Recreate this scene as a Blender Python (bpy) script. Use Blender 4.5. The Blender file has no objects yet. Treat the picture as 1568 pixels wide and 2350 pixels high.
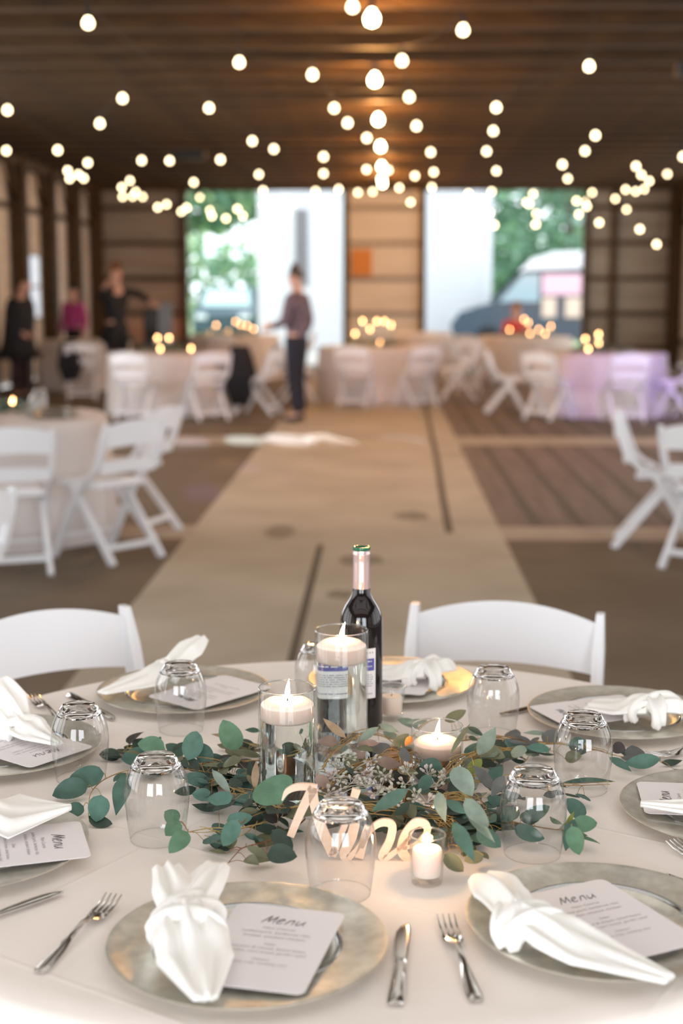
import bpy, bmesh, math, random
from mathutils import Vector, Matrix, noise
sc = bpy.context.scene
COL = sc.collection
PI = math.pi

# ------------------------------------------------------------------ camera
cd = bpy.data.cameras.new('camera'); cam = bpy.data.objects.new('camera', cd); COL.objects.link(cam)
cd.sensor_fit = 'VERTICAL'; cd.sensor_height = 36; cd.sensor_width = 24; cd.lens = 50
cam.location = (0, 0, 1.53)
cam.rotation_euler = (PI/2 - 0.154038, 0, 0.029661)
cd.clip_start = .05; cd.clip_end = 400
cd.dof.use_dof = True; cd.dof.focus_distance = 2.13; cd.dof.aperture_fstop = 2.9
sc.camera = cam

# ------------------------------------------------------------------ view, world, light
sc.view_settings.view_transform = 'Standard'; sc.view_settings.look = 'None'
sc.view_settings.gamma = 1; sc.view_settings.exposure = 0.07
sc.view_settings.use_curve_mapping = False
cy = sc.cycles
cy.max_bounces = 14; cy.diffuse_bounces = 5; cy.glossy_bounces = 5; cy.transmission_bounces = 14; cy.transparent_max_bounces = 24
cy.sample_clamp_indirect = 6; cy.sample_clamp_direct = 0; cy.blur_glossy = 1.0
cy.use_denoising = True; cy.use_adaptive_sampling = False
world = bpy.data.worlds.new('overcast_sky'); sc.world = world; world.use_nodes = True
bg = world.node_tree.nodes['Background']; bg.inputs[0].default_value = (.86, .93, 1, 1); bg.inputs[1].default_value = 3.0

def area(name, loc, rot, sx, sy, power, color):
    l = bpy.data.lights.new(name, 'AREA'); l.shape = 'RECTANGLE'; l.size = sx; l.size_y = sy; l.energy = power; l.color = color
    o = bpy.data.objects.new(name, l); COL.objects.link(o); o.location = loc; o.rotation_euler = rot
    return o
# daylight through the two big doorways of the wall behind the camera (same doorways as the far wall has)
area('daylight_doorway_back_left', (-2.42, -6.0, 1.85), (PI/2, 0, 0), 3.3, 3.5, 270, (.90, .94, 1.0))
area('daylight_doorway_back_right', (2.42, -6.0, 1.85), (PI/2, 0, 0), 3.3, 3.5, 300, (.90, .94, 1.0))
# daylight area lights along the left and right walls (outside the frame)
area('daylight_side_left', (-6.0, 2.2, 2.0), (0, -PI/2, 0), 3.2, 6.5, 200, (.93, .96, 1.0))
area('daylight_side_right', (6.0, 3.5, 2.0), (0, PI/2, 0), 3.2, 7.0, 130, (.93, .96, 1.0))
area('daylight_side_left_far', (-6.0, 12.5, 2.0), (0, -PI/2, 0), 3.2, 7, 420, (.97, .97, 1.0))
area('daylight_side_right_far', (6.0, 12.5, 2.0), (0, PI/2, 0), 3.2, 7, 330, (.97, .95, 1.0))

area('fill_side_right_back', (6.0, 24.5, 2.2), (0, PI/2, 0), 2.4, 8, 230, (1, .95, .88))  # added fill that brightens the far part of the left wall
# added overhead fill that brightens the tabletops, out of frame
area('overhead_fill', (0, 1.2, 3.74), (0, 0, 0), 7.5, 6.5, 150, (1, .955, .90))
area('overhead_fill_far', (0, 6.8, 3.74), (0, 0, 0), 7.0, 1.6, 45, (1, .97, .92))

# ------------------------------------------------------------------ materials
def mat(name, col, rough=.6, metal=0, noise_col=None, nscale=20, spec=None, bump=0, bscale=60, stretch=None, emit=None, estr=0, sss=0, coord='Object', detail=4, lo=.35, hi=.65):
    m = bpy.data.materials.new(name); m.use_nodes = True; nt = m.node_tree; b = nt.nodes['Principled BSDF']
    b.inputs['Base Color'].default_value = (*col, 1); b.inputs['Roughness'].default_value = rough; b.inputs['Metallic'].default_value = metal
    if spec is not None: b.inputs['Specular IOR Level'].default_value = spec
    if emit: b.inputs['Emission Color'].default_value = (*emit, 1); b.inputs['Emission Strength'].default_value = estr
    if sss: b.inputs['Subsurface Weight'].default_value = sss; b.inputs['Subsurface Radius'].default_value = (.02, .01, .006); b.inputs['Subsurface Scale'].default_value = 1
    tc = nt.nodes.new('ShaderNodeTexCoord'); vec = tc.outputs[coord]
    if stretch:
        mp = nt.nodes.new('ShaderNodeMapping'); mp.inputs['Scale'].default_value = stretch; nt.links.new(vec, mp.inputs[0]); vec = mp.outputs[0]
    if noise_col:
        n = nt.nodes.new('ShaderNodeTexNoise'); n.inputs['Scale'].default_value = nscale; n.inputs['Detail'].default_value = detail
        nt.links.new(vec, n.inputs[0])
        cr = nt.nodes.new('ShaderNodeValToRGB'); cr.color_ramp.elements[0].color = (*col, 1); cr.color_ramp.elements[1].color = (*noise_col, 1)
        cr.color_ramp.elements[0].position = lo; cr.color_ramp.elements[1].position = hi
        nt.links.new(n.outputs[0], cr.inputs[0]); nt.links.new(cr.outputs[0], b.inputs['Base Color'])
    if bump:
        n2 = nt.nodes.new('ShaderNodeTexNoise'); n2.inputs['Scale'].default_value = bscale; n2.inputs['Detail'].default_value = 3
        nt.links.new(vec, n2.inputs[0]); bp = nt.nodes.new('ShaderNodeBump'); bp.inputs['Strength'].default_value = bump; bp.inputs['Distance'].default_value = .01
        nt.links.new(n2.outputs[0], bp.inputs['Height']); nt.links.new(bp.outputs[0], b.inputs['Normal'])
    return m

def emitter(name, col, strength):
    m = bpy.data.materials.new(name); m.use_nodes = True; nt = m.node_tree; nt.nodes.clear()
    e = nt.nodes.new('ShaderNodeEmission'); e.inputs[0].default_value = (*col, 1); e.inputs[1].default_value = strength
    o = nt.nodes.new('ShaderNodeOutputMaterial'); nt.links.new(e.outputs[0], o.inputs[0]); return m

def refractive(name, col=(1, 1, 1), ior=1.45, rough=0):
    m = bpy.data.materials.new(name); m.use_nodes = True; b = m.node_tree.nodes['Principled BSDF']
    b.inputs['Base Color'].default_value = (*col, 1); b.inputs['Roughness'].default_value = rough
    b.inputs['Transmission Weight'].default_value = 1; b.inputs['IOR'].default_value = ior; return m

def thin_glass(name, tint=(.97, .985, .98), lo=.02, hi=.75):      # a pane or wall so thin that it does not bend the view
    m = bpy.data.materials.new(name); m.use_nodes = True; nt = m.node_tree; nt.nodes.clear()
    t = nt.nodes.new('ShaderNodeBsdfTransparent'); t.inputs[0].default_value = (*tint, 1)
    g = nt.nodes.new('ShaderNodeBsdfGlossy'); g.inputs['Roughness'].default_value = .01
    f = nt.nodes.new('ShaderNodeLayerWeight'); f.inputs[0].default_value = .35
    mr = nt.nodes.new('ShaderNodeMapRange'); mr.inputs[3].default_value = lo; mr.inputs[4].default_value = hi
    nt.links.new(f.outputs['Facing'], mr.inputs[0])
    pw = nt.nodes.new('ShaderNodeMath'); pw.operation = 'POWER'; pw.inputs[1].default_value = 2.2; nt.links.new(f.outputs['Facing'], pw.inputs[0]); nt.links.new(pw.outputs[0], mr.inputs[0])
    x = nt.nodes.new('ShaderNodeMixShader'); nt.links.new(mr.outputs[0], x.inputs[0]); nt.links.new(t.outputs[0], x.inputs[1]); nt.links.new(g.outputs[0], x.inputs[2])
    o = nt.nodes.new('ShaderNodeOutputMaterial'); nt.links.new(x.outputs[0], o.inputs[0]); return m

M = dict(
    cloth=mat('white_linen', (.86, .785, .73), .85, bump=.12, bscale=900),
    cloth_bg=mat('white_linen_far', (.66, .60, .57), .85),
    napkin=mat('napkin_cotton', (.93, .91, .87), .8, bump=.15, bscale=1200),
    chair=mat('white_resin', (.80, .80, .82), .35),
    galv=mat('galvanised_metal', (.60, .585, .51), .40, 1, (.84, .82, .74), 42, bump=.05, bscale=60, detail=8, lo=.3, hi=.7),
    galv_well=mat('galvanised_bead', (.55, .57, .58), .16, 1),
    steel=mat('cutlery_steel', (.62, .60, .57), .14, 1),
    paper=mat('menu_card', (.80, .755, .76), .7),
    ink=mat('printed_ink', (.10, .09, .09), .7),
    inkpale=mat('printed_ink_small', (.40, .37, .37), .7),
    glass=refractive('clear_glass'), thin=thin_glass('thin_clear_glass'), bowl=thin_glass('blown_glass_wall', (.95, .955, .955), .07, .95),
    water=refractive('water', (.97, 1, .985), 1.33),
    wax=mat('candle_wax', (.95, .74, .65), .45, sss=.4),
    flame=emitter('candle_flame', (1, .78, .48), 22),
    wick=mat('wick', (.02, .02, .02), .9),
    bottle=mat('wine_bottle_glass', (.008, .006, .007), .06, spec=.6),
    foil=mat('pale_pink_foil', (.72, .56, .55), .28, .6),
    green=mat('green_bottle_lip', (.02, .14, .07), .08),
    label=mat('bottle_label', (.82, .80, .82), .6), blue=mat('label_blue', (.10, .10, .36), .6), grey=mat('label_print', (.30, .30, .34), .6),
    wood=mat('birch_plywood', (.80, .60, .46), .55, noise_col=(.74, .53, .39), nscale=30, stretch=(1, 1, 8)),
    tray=mat('mirror_tray', (.70, .72, .72), .04, 1), trayrim=mat('mirror_tray_rim', (.74, .72, .70), .2, .5),
    twig=mat('straw_twig', (.42, .30, .10), .6, noise_col=(.24, .12, .04), nscale=30),
    redtwig=mat('red_twig', (.22, .08, .04), .6),
    seed=mat('seed_pods', (.42, .45, .36), .6, noise_col=(.50, .40, .38), nscale=25),
    brown=mat('dark_barn_wood', (.068, .031, .0015), .7, noise_col=(.034, .015, .001), nscale=3, stretch=(1, 6, 6)),
    ceil=mat('ceiling_boards', (.068, .032, .0015), .8, noise_col=(.15, .072, .004), nscale=2, stretch=(.3, 4, 1)),
    sidingbrown=mat('grey_brown_siding', (.24, .205, .16), .8, noise_col=(.34, .30, .25), nscale=2, stretch=(.3, 1, 5)),  # darker grey-brown tone than the pale siding
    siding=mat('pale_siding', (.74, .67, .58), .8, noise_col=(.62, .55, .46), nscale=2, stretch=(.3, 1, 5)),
    whiteside=mat('white_house_siding', (.70, .72, .74), .7),
    concrete=mat('pale_concrete', (.375, .322, .245), .8, noise_col=(.475, .415, .325), nscale=1.3, detail=8, bump=.1, bscale=20),
    darkfloor=mat('dark_floor', (.115, .082, .05), .8, noise_col=(.16, .12, .078), nscale=1.1, detail=8),
    slat=mat('slatted_floor', (.13, .098, .078), .8, noise_col=(.19, .145, .12), nscale=3, stretch=(4, .3, 1), detail=6),
    groove=mat('floor_joint', (.10, .08, .055), .9),
    strip=mat('concrete_strip', (.33, .27, .21), .7, noise_col=(.42, .36, .29), nscale=2),
    black=mat('black_fabric', (.012, .011, .014), .85), blackp=mat('black_plastic', (.02, .02, .022), .5),
    rubber=mat('rubber', (.02, .02, .02), .8),
    bulb=emitter('lit_bulb', (1, .79, .47), 11.5), lamp=emitter('lit_lamp', (1, .80, .50), 30),
    farflame=emitter('far_candle_glow', (1, .50, .20), 24),
    orange=mat('orange_board', (.60, .22, .04), .6), skin=mat('skin', (.62, .36, .27), .5, sss=.1),
    grass=mat('lawn', (.25, .36, .14), .9, noise_col=(.42, .50, .28), nscale=.6, detail=6),
    gravel=mat('gravel', (.48, .46, .42), .9),
    pane=mat('window_daylight_glow', (.7, .8, .9), .2, emit=(.72, .83, .95), estr=.75),  # glow set into the pane in place of daylight from outside
    screen=mat('grey_blue_panel', (.22, .27, .32), .4),
)
leafcols = [(.050, .110, .088), (.072, .160, .128), (.19, .245, .205), (.13, .135, .075), (.34, .24, .15), (.026, .048, .034), (.085, .180, .110), (.26, .18, .15), (.50, .20, .04), (.10, .105, .105), (.17, .20, .04), (.035, .028, .028)]  # the strong orange tone is a leaf with warm light painted in
LEAF = []
for i, c in enumerate(leafcols):
    LEAF.append(mat('eucalyptus_leaf_%s' % 'teal,bright,sage,olive,tan,dark,green,taupe,orange_lit,slate,lime,charcoal'.split(',')[i], c, .55, noise_col=tuple(min(1, x*1.3+.012) for x in c), nscale=60))
    nt = LEAF[-1].node_tree; b = nt.nodes['Principled BSDF']; o = nt.nodes['Material Output']
    tr = nt.nodes.new('ShaderNodeBsdfTranslucent'); tr.inputs[0].default_value = (c[0]*1.6, c[1]*1.6, c[2]*1.1, 1)
    mx = nt.nodes.new('ShaderNodeMixShader'); mx.inputs[0].default_value = .18
    nt.links.new(b.outputs[0], mx.inputs[1]); nt.links.new(tr.outputs[0], mx.inputs[2]); nt.links.new(mx.outputs[0], o.inputs['Surface'])

# ------------------------------------------------------------------ mesh helpers
class MB:
    def __init__(s): s.v = []; s.f = []; s.mi = []
    def add(s, vs, fs, mi=0, mx=None):
        n = len(s.v); s.v += [tuple((mx @ Vector(p)) if mx else p) for p in vs]
        s.f += [tuple(i+n for i in f) for f in fs]; s.mi += [mi]*len(fs); return s
    def box(s, c, d, mi=0, mx=None):
        x, y, z = c; a, b, h = d[0]/2, d[1]/2, d[2]/2
        vs = [(x+i*a, y+j*b, z+k*h) for i in (-1, 1) for j in (-1, 1) for k in (-1, 1)]
        return s.add(vs, [(0, 1, 3, 2), (4, 6, 7, 5), (0, 4, 5, 1), (2, 3, 7, 6), (0, 2, 6, 4), (1, 5, 7, 3)], mi, mx)
    def bar(s, p, q, w, t, up=(0, 0, 1), mi=0, w2=None):         # rectangular bar from p to q, width w across, thickness t
        p, q = Vector(p), Vector(q); d = (q-p).normalized(); a = d.cross(Vector(up))
        if a.length < 1e-4: a = d.cross(Vector((0, 1, 0)))
        a.normalize(); b = a.cross(d); w2 = w2 or w
        vs = [P + a*(i*ww/2) + b*(j*t/2) for P, ww in ((p, w), (q, w2)) for i, j in ((-1, -1), (1, -1), (1, 1), (-1, 1))]
        return s.add(vs, [(3, 2, 1, 0), (4, 5, 6, 7), (0, 1, 5, 4), (1, 2, 6, 5), (2, 3, 7, 6), (3, 0, 4, 7)], mi)
    def tube(s, pts, r, n=8, mi=0, cap=True):
        pts = [Vector(p) for p in pts]; rs = r if isinstance(r, (list, tuple)) else [r]*len(pts)
        ref = None; vs = []
        for i, p in enumerate(pts):
            d = (pts[min(i+1, len(pts)-1)] - pts[max(i-1, 0)])
            d = d.normalized() if d.length > 1e-9 else Vector((0, 0, 1))
            if ref is None: ref = d.orthogonal().normalized()
            ref = (ref - d*ref.dot(d)); ref = ref.normalized() if ref.length > 1e-6 else d.orthogonal().normalized()
            b = d.cross(ref)
            for k in range(n):
                t = 2*PI*k/n; vs.append(p + (ref*math.cos(t) + b*math.sin(t))*rs[i])
        fs = [(i*n+k, i*n+(k+1) % n, (i+1)*n+(k+1) % n, (i+1)*n+k) for i in range(len(pts)-1) for k in range(n)]
        if cap: fs += [tuple(range(n-1, -1, -1)), tuple((len(pts)-1)*n+k for k in range(n))]
        return s.add(vs, fs, mi)
    def lathe(s, prof, n=40, c=(0, 0, 0), mi=0, mx=None, closed=False):
        vs = []; idx = []
        for r, z in prof:
            if r < 1e-6: idx.append([len(vs)]*n); vs.append((c[0], c[1], c[2]+z))
            else:
                idx.append(list(range(len(vs), len(vs)+n)))
                vs += [(c[0]+r*math.cos(2*PI*k/n), c[1]+r*math.sin(2*PI*k/n), c[2]+z) for k in range(n)]
        fs = []; m = len(prof)
        for i in range(m if closed else m-1):
            A, B = idx[i], idx[(i+1) % m]
            for k in range(n):
                f = []
                for v in (A[k], A[(k+1) % n], B[(k+1) % n], B[k]):
                    if v not in f: f.append(v)
                if len(f) > 2: fs.append(tuple(f))
        return s.add(vs, fs, mi, mx)
    def prism(s, poly, z0, z1, mi=0, mx=None):
        n = len(poly); vs = [(x, y, z0) for x, y in poly] + [(x, y, z1) for x, y in poly]
        return s.add(vs, [tuple(range(n-1, -1, -1)), tuple(range(n, 2*n))] + [(i, (i+1) % n, n+(i+1) % n, n+i) for i in range(n)], mi, mx)
    def loft(s, rings, mi=0, cap=True):
        n = len(rings[0]); vs = [p for r in rings for p in r]
        fs = [(i*n+k, i*n+(k+1) % n, (i+1)*n+(k+1) % n, (i+1)*n+k) for i in range(len(rings)-1) for k in range(n)]
        if cap: fs += [tuple(range(n-1, -1, -1)), tuple((len(rings)-1)*n+k for k in range(n))]
        return s.add(vs, fs, mi)
    def build(s, name, m, parent=None, smooth=True, bevel=0, angle=40, sub=0):
        me = bpy.data.meshes.new(name); me.from_pydata([tuple(v) for v in s.v], [], s.f)
        for k in (m if isinstance(m, (list, tuple)) else [m]): me.materials.append(k)
        me.polygons.foreach_set('material_index', s.mi)
        bm = bmesh.new(); bm.from_mesh(me); bmesh.ops.recalc_face_normals(bm, faces=bm.faces); bm.to_mesh(me); bm.free()
        if smooth:
            me.shade_smooth() if hasattr(me, 'shade_smooth') else None
            me.set_sharp_from_angle(angle=math.radians(angle))
        o = bpy.data.objects.new(name, me); COL.objects.link(o)
        if parent: o.parent = parent
        if bevel:
            b = o.modifiers.new('edge', 'BEVEL'); b.width = bevel; b.segments = 2; b.limit_method = 'ANGLE'
        if sub:
            b = o.modifiers.new('soft', 'SUBSURF'); b.levels = sub; b.render_levels = sub
        return o

def tag(o, label=None, cat=None, group=None, kind=None):
    if label: o['label'] = label
    if cat: o['category'] = cat
    if group: o['group'] = group
    if kind: o['kind'] = kind
    return o
def thing(name, label, cat, loc=(0, 0, 0), rz=0, group=None, scale=None):
    o = bpy.data.objects.new(name, None); COL.objects.link(o); o.location = loc; o.rotation_euler = (0, 0, rz)
    o.empty_display_size = .05
    if scale: o.scale = scale
    return tag(o, label, cat, group)
def copy_tree(o, parent=None):
    c = o.copy(); COL.objects.link(c); c.parent = parent
    for ch in list(o.children): copy_tree(ch, c)
    return c
def place(proto, used, loc, rz, label, group=None):
    o = copy_tree(proto) if used.get(proto.name) else proto
    used[proto.name] = 1
    o.location = loc; o.rotation_euler = (0, 0, rz); o['label'] = label
    if group: o['group'] = group
    return o
USED = {}
def catmull(pts, n=8):
    P = [Vector(p) for p in pts]
    if len(P) < 3: return [P[0].lerp(P[-1], i/n) for i in range(n+1)]
    P = [2*P[0]-P[1]] + P + [2*P[-1]-P[-2]]; out = []
    for i in range(1, len(P)-2):
        a, b, c, d = P[i-1:i+3]
        for k in range(n):
            t = k/n
            out.append(.5*((2*b) + (c-a)*t + (2*a-5*b+4*c-d)*t*t + (3*b-a-3*c+d)*t**3))
    out.append(P[-2]); return out
T = .76

# ------------------------------------------------------------------ setting: floor, walls, ceiling
f = MB()
def quad(x0, y0, x1, y1, mi, z=0): f.add([(x0, y0, z), (x1, y0, z), (x1, y1, z), (x0, y1, z)], [(0, 1, 2, 3)], mi)
W = 6.1; YB, YF = -6.1, 30.0
ys = [(YB, 8.75, 0), (8.75, 9.25, 3), (9.25, 14.3, 1), (14.3, 15.1, 3), (15.1, YF, 1)]
for y0, y1, k in ys:
    quad(.76, y0, W, y1, {0: 1, 1: 2, 3: 3}[k]); quad(-W, y0, -1.24, y1, {0: 1, 1: 1, 3: 3}[k])
quad(-1.24, YB, .76, YF, 0)
fl = f.build('floor', [M['concrete'], M['darkfloor'], M['slat'], M['strip']], smooth=False); tag(fl, kind='structure')
j = MB()
def jl(x0, y0, x1, y1, z=.0015): j.add([(x0, y0, z), (x1, y0, z), (x1, y1, z), (x0, y1, z)], [(0, 1, 2, 3)])
jl(-.40, 4.0, -.362, 8.55)
a = [(.40, 9.0), (.42, 10.5), (.47, 13.2), (.50, 16), (.55, 20)]
for (x0, y0), (x1, y1) in zip(a, a[1:]): j.add([(x0, y0, .0015), (x0+.05, y0, .0015), (x1+.05, y1, .0015), (x1, y1, .0015)], [(0, 1, 2, 3)])
for k in range(17): jl(.98+k*.3, 9.3, 1.05+k*.3, 14.25)
for k in range(17): jl(.98+k*.3, 15.15, 1.05+k*.3, 29)
tag(j.build('trim_1', M['groove'], smooth=False), kind='structure')
st = MB()
rnd = random.Random(3)
for (x, y, rx, ry) in [(-.12, 8.05, .13, .16), (-.22, 7.1, .07, .10), (-.66, 9.0, .10, .25), (.2, 9.7, .12, .2)]:
    n = 22; st.add([(x+rx*(1+.25*rnd.uniform(-1, 1))*math.cos(2*PI*k/n), y+ry*(1+.25*rnd.uniform(-1, 1))*math.sin(2*PI*k/n), .001) for k in range(n)], [tuple(range(n))])
tag(st.build('trim_2', mat('old_stain', (.24, .195, .135), .9), smooth=False), kind='structure')

HC = 3.78
c = MB(); c.box((0, (YB+YF)/2, HC+.36), (2*W+.3, YF-YB+.3, .08)); tag(c.build('ceiling', M['ceil'], smooth=False), kind='structure')
rnd = random.Random(8); y = YB+.3; k = 0
while y < YF:
    c = MB(); c.box((0, 0, 0), (2*W, .14, .30)); o = c.build('ceiling_beam', M['brown'], smooth=False); o.location = (0, y, HC+.03); tag(o, kind='structure')
    y += .9; k += 1

DX = [(-4.1, -.75), (.75, 4.1)]; DH = 3.58
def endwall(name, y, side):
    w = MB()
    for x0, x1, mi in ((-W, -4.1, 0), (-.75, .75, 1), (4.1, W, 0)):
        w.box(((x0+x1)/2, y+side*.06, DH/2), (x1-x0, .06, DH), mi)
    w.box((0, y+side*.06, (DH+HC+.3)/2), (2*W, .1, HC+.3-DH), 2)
    tag(w.build(name, [M['sidingbrown'], M['siding'], M['brown']], smooth=False), kind='structure')
    g = MB()
    for x0, x1 in ((-W, -4.1), (-.75, .75), (4.1, W)):
        q = 1 if x0 == -.75 else 0
        z = .35
        while z < DH:
            g.box(((x0+x1)/2, y, z), (x1-x0, .07, .09), q); z += .72
    for x in (-4.17, -.80, .80, 4.17, -5.95, 5.95, 4.75): g.box((x, y, DH/2), (.12, .16, DH))
    tag(g.build('trim_' + ('3' if y > 0 else '4'), [M['brown'], M['sidingbrown']], smooth=False), kind='structure')
endwall('wall_far', YF, 1); endwall('wall_back', YB, -1)
s = MB(); s.box((0, 0, 0), (.42, .03, .55)); o = s.build('orange_board', M['orange'], smooth=False, bevel=.004); o.location = (-.47, YF-.08, 2.12); tag(o, 'orange board fixed on the pale far wall between the two big doorways', 'board')

for side, name in ((-1, 'left'), (1, 'right')):
    w = MB(); w.box((side*(W+.06), (YB+YF)/2, (HC+.3)/2), (.06, YF-YB, HC+.3)); tag(w.build('wall_'+name, M['siding'], smooth=False), kind='structure')
    g = MB(); y = YF - .05 - (0)
    ypost = [YF-.1-2.1*k for k in range(18) if YF-.1-2.1*k > YB]
    for yy in ypost:
        g.box((side*(W-.12), yy, HC/2+.1), (.24, .26, HC+.2))
        for d in (-1, 1): g.bar((side*(W-.10), yy, HC-.85), (side*(W-.10), yy+d*.8, HC-.02), .10, .10, up=(1, 0, 0))
    g.box((side*(W-.1), (YB+YF)/2, HC-.12), (.18, YF-YB, .22))
    for z in (.5, 2.9): g.box((side*(W-.02), (YB+YF)/2, z), (.06, YF-YB, .10))
    tag(g.build('trim_'+('5' if side < 0 else '6'), M['brown'], smooth=False), kind='structure')
# one tall window in the left wall
fr = MB(); fr.box((0, 0, 0), (.05, .95, 1.15)); fo = fr.build('window_1', M['sidingbrown'], smooth=False); fo.location = (-W+.0, 24.75, 1.6); tag(fo, kind='structure')
pn = MB(); pn.box((.02, 0, .28), (.03, .85, .50)); pn.box((.02, 0, -.27), (.03, .85, .50)); pn.build('window_pane', M['pane'], fo, smooth=False)

# measured positions (metres)
STRINGS = [
 [(-4.82, 18.47, 3.3), (-4.63, 21.16, 3.27), (-4.57, 21.62, 3.25), (-4.75, 21.83, 3.21), (-4.58, 22.04, 3.23), (-4.25, 23.41, 3.19), (-4.65, 25.68, 3.19), (-4.43, 25.77, 3.28), (-4.57, 26.24, 3.23), (-4.51, 26.98, 3.27)],
 [(-3.71, 14.31, 3.29), (-3.94, 17.49, 3.21), (-3.29, 19.66, 3.28), (-4.07, 19.88, 3.27), (-3.05, 23.18, 3.25), (-3.69, 23.53, 2.88), (-4.15, 23.61, 3.31), (-3.26, 23.84, 2.89), (-3.63, 24.09, 2.96), (-3.48, 24.77, 2.88), (-3.38, 26.52, 3.23)],
 [(-2.45, 13.64, 3.31), (-2.87, 14.67, 3.2), (-2.87, 19.38, 3.25), (-2.83, 23.71, 2.75), (-2.44, 24.02, 2.88), (-2.64, 24.09, 2.73), (-3.01, 24.98, 2.91), (-2.47, 25.22, 2.83), (-2.19, 26.16, 3.33), (-2.25, 26.99, 3.12)],
 [(-1.86, 9.21, 3.19), (-1.7, 14.13, 3.28), (-1.58, 17.39, 3.3), (-1.39, 18.26, 3.29), (-2.11, 18.68, 3.2), (-1.94, 22.42, 3.31), (-1.67, 24.93, 2.84), (-1.16, 24.94, 2.93), (-1.19, 25.06, 3.24), (-1.59, 25.17, 3.03), (-2.01, 25.35, 2.81)],
 [(-1.09, 10.98, 3.22), (-0.56, 11.33, 3.18), (-0.48, 13.85, 3.24), (-0.37, 14.52, 3.18), (-0.76, 18.1, 3.18), (-0.26, 20.84, 3.25), (-0.91, 21.66, 3.26), (-0.76, 24.05, 3.2), (-0.89, 24.97, 3), (-0.46, 25.02, 3.21)],
 [(-0.2, 9.01, 3.24), (0.49, 9.35, 3.16), (0.12, 10.55, 3.16), (0.21, 12.79, 3.2), (0.32, 14.9, 3.19), (-0.2, 16.22, 3.21), (0.05, 20.6, 3.22), (0.45, 21.75, 3.23), (0.24, 23.92, 3.21), (0.44, 24.62, 3.02), (-0.21, 25.67, 3.27)],
 [(1.54, 11.18, 3.21), (1.01, 13.36, 3.18), (1.21, 16.39, 3.3), (1.28, 18.42, 3.27), (0.59, 18.83, 3.3), (0.74, 22.06, 3.31), (0.78, 24.09, 3.23), (0.94, 24.3, 2.98), (1.5, 26.07, 3.26), (1.19, 26.65, 2.87)],
 [(2.35, 16.41, 3.25), (2.54, 18.62, 3.29), (2.34, 19.29, 3.18), (2.26, 21.74, 2.52), (1.67, 21.87, 3.31), (1.66, 21.98, 2.52), (2.34, 23.61, 2.93), (1.71, 23.68, 2.79), (2.54, 24.35, 2.81), (1.93, 26.29, 3.31), (1.78, 26.67, 3.19)],
 [(3.46, 20.19, 3.23), (3.66, 20.89, 2.41), (3.23, 21.92, 2.55), (2.91, 23.26, 3.3), (3.28, 23.65, 2.89), (3.33, 24.12, 3), (3.2, 24.33, 3.02), (2.59, 25.46, 3.21), (2.57, 26.41, 3.13), (3.55, 26.64, 2.92)],
 [(3.83, 18.88, 3.24), (4.1, 21.92, 2.23), (4.29, 22.27, 3.29), (3.97, 22.67, 3.31), (4.25, 23.53, 3.28), (4.03, 24.46, 3.21), (4.32, 25.17, 3.23), (4.58, 25.82, 3.31), (3.72, 26.2, 3.28), (4.14, 26.22, 3.17), (4.37, 26.36, 2.99)]]
LAMPS = [(-0.1, 10.92, 3.58), (-0.1, 14.02, 3.58), (-0.08, 17.19, 3.58), (-0.06, 20.35, 3.58), (-0.05, 23.54, 3.58), (-0.05, 26.16, 3.58), (-0.04, 29.34, 3.58)]
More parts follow.
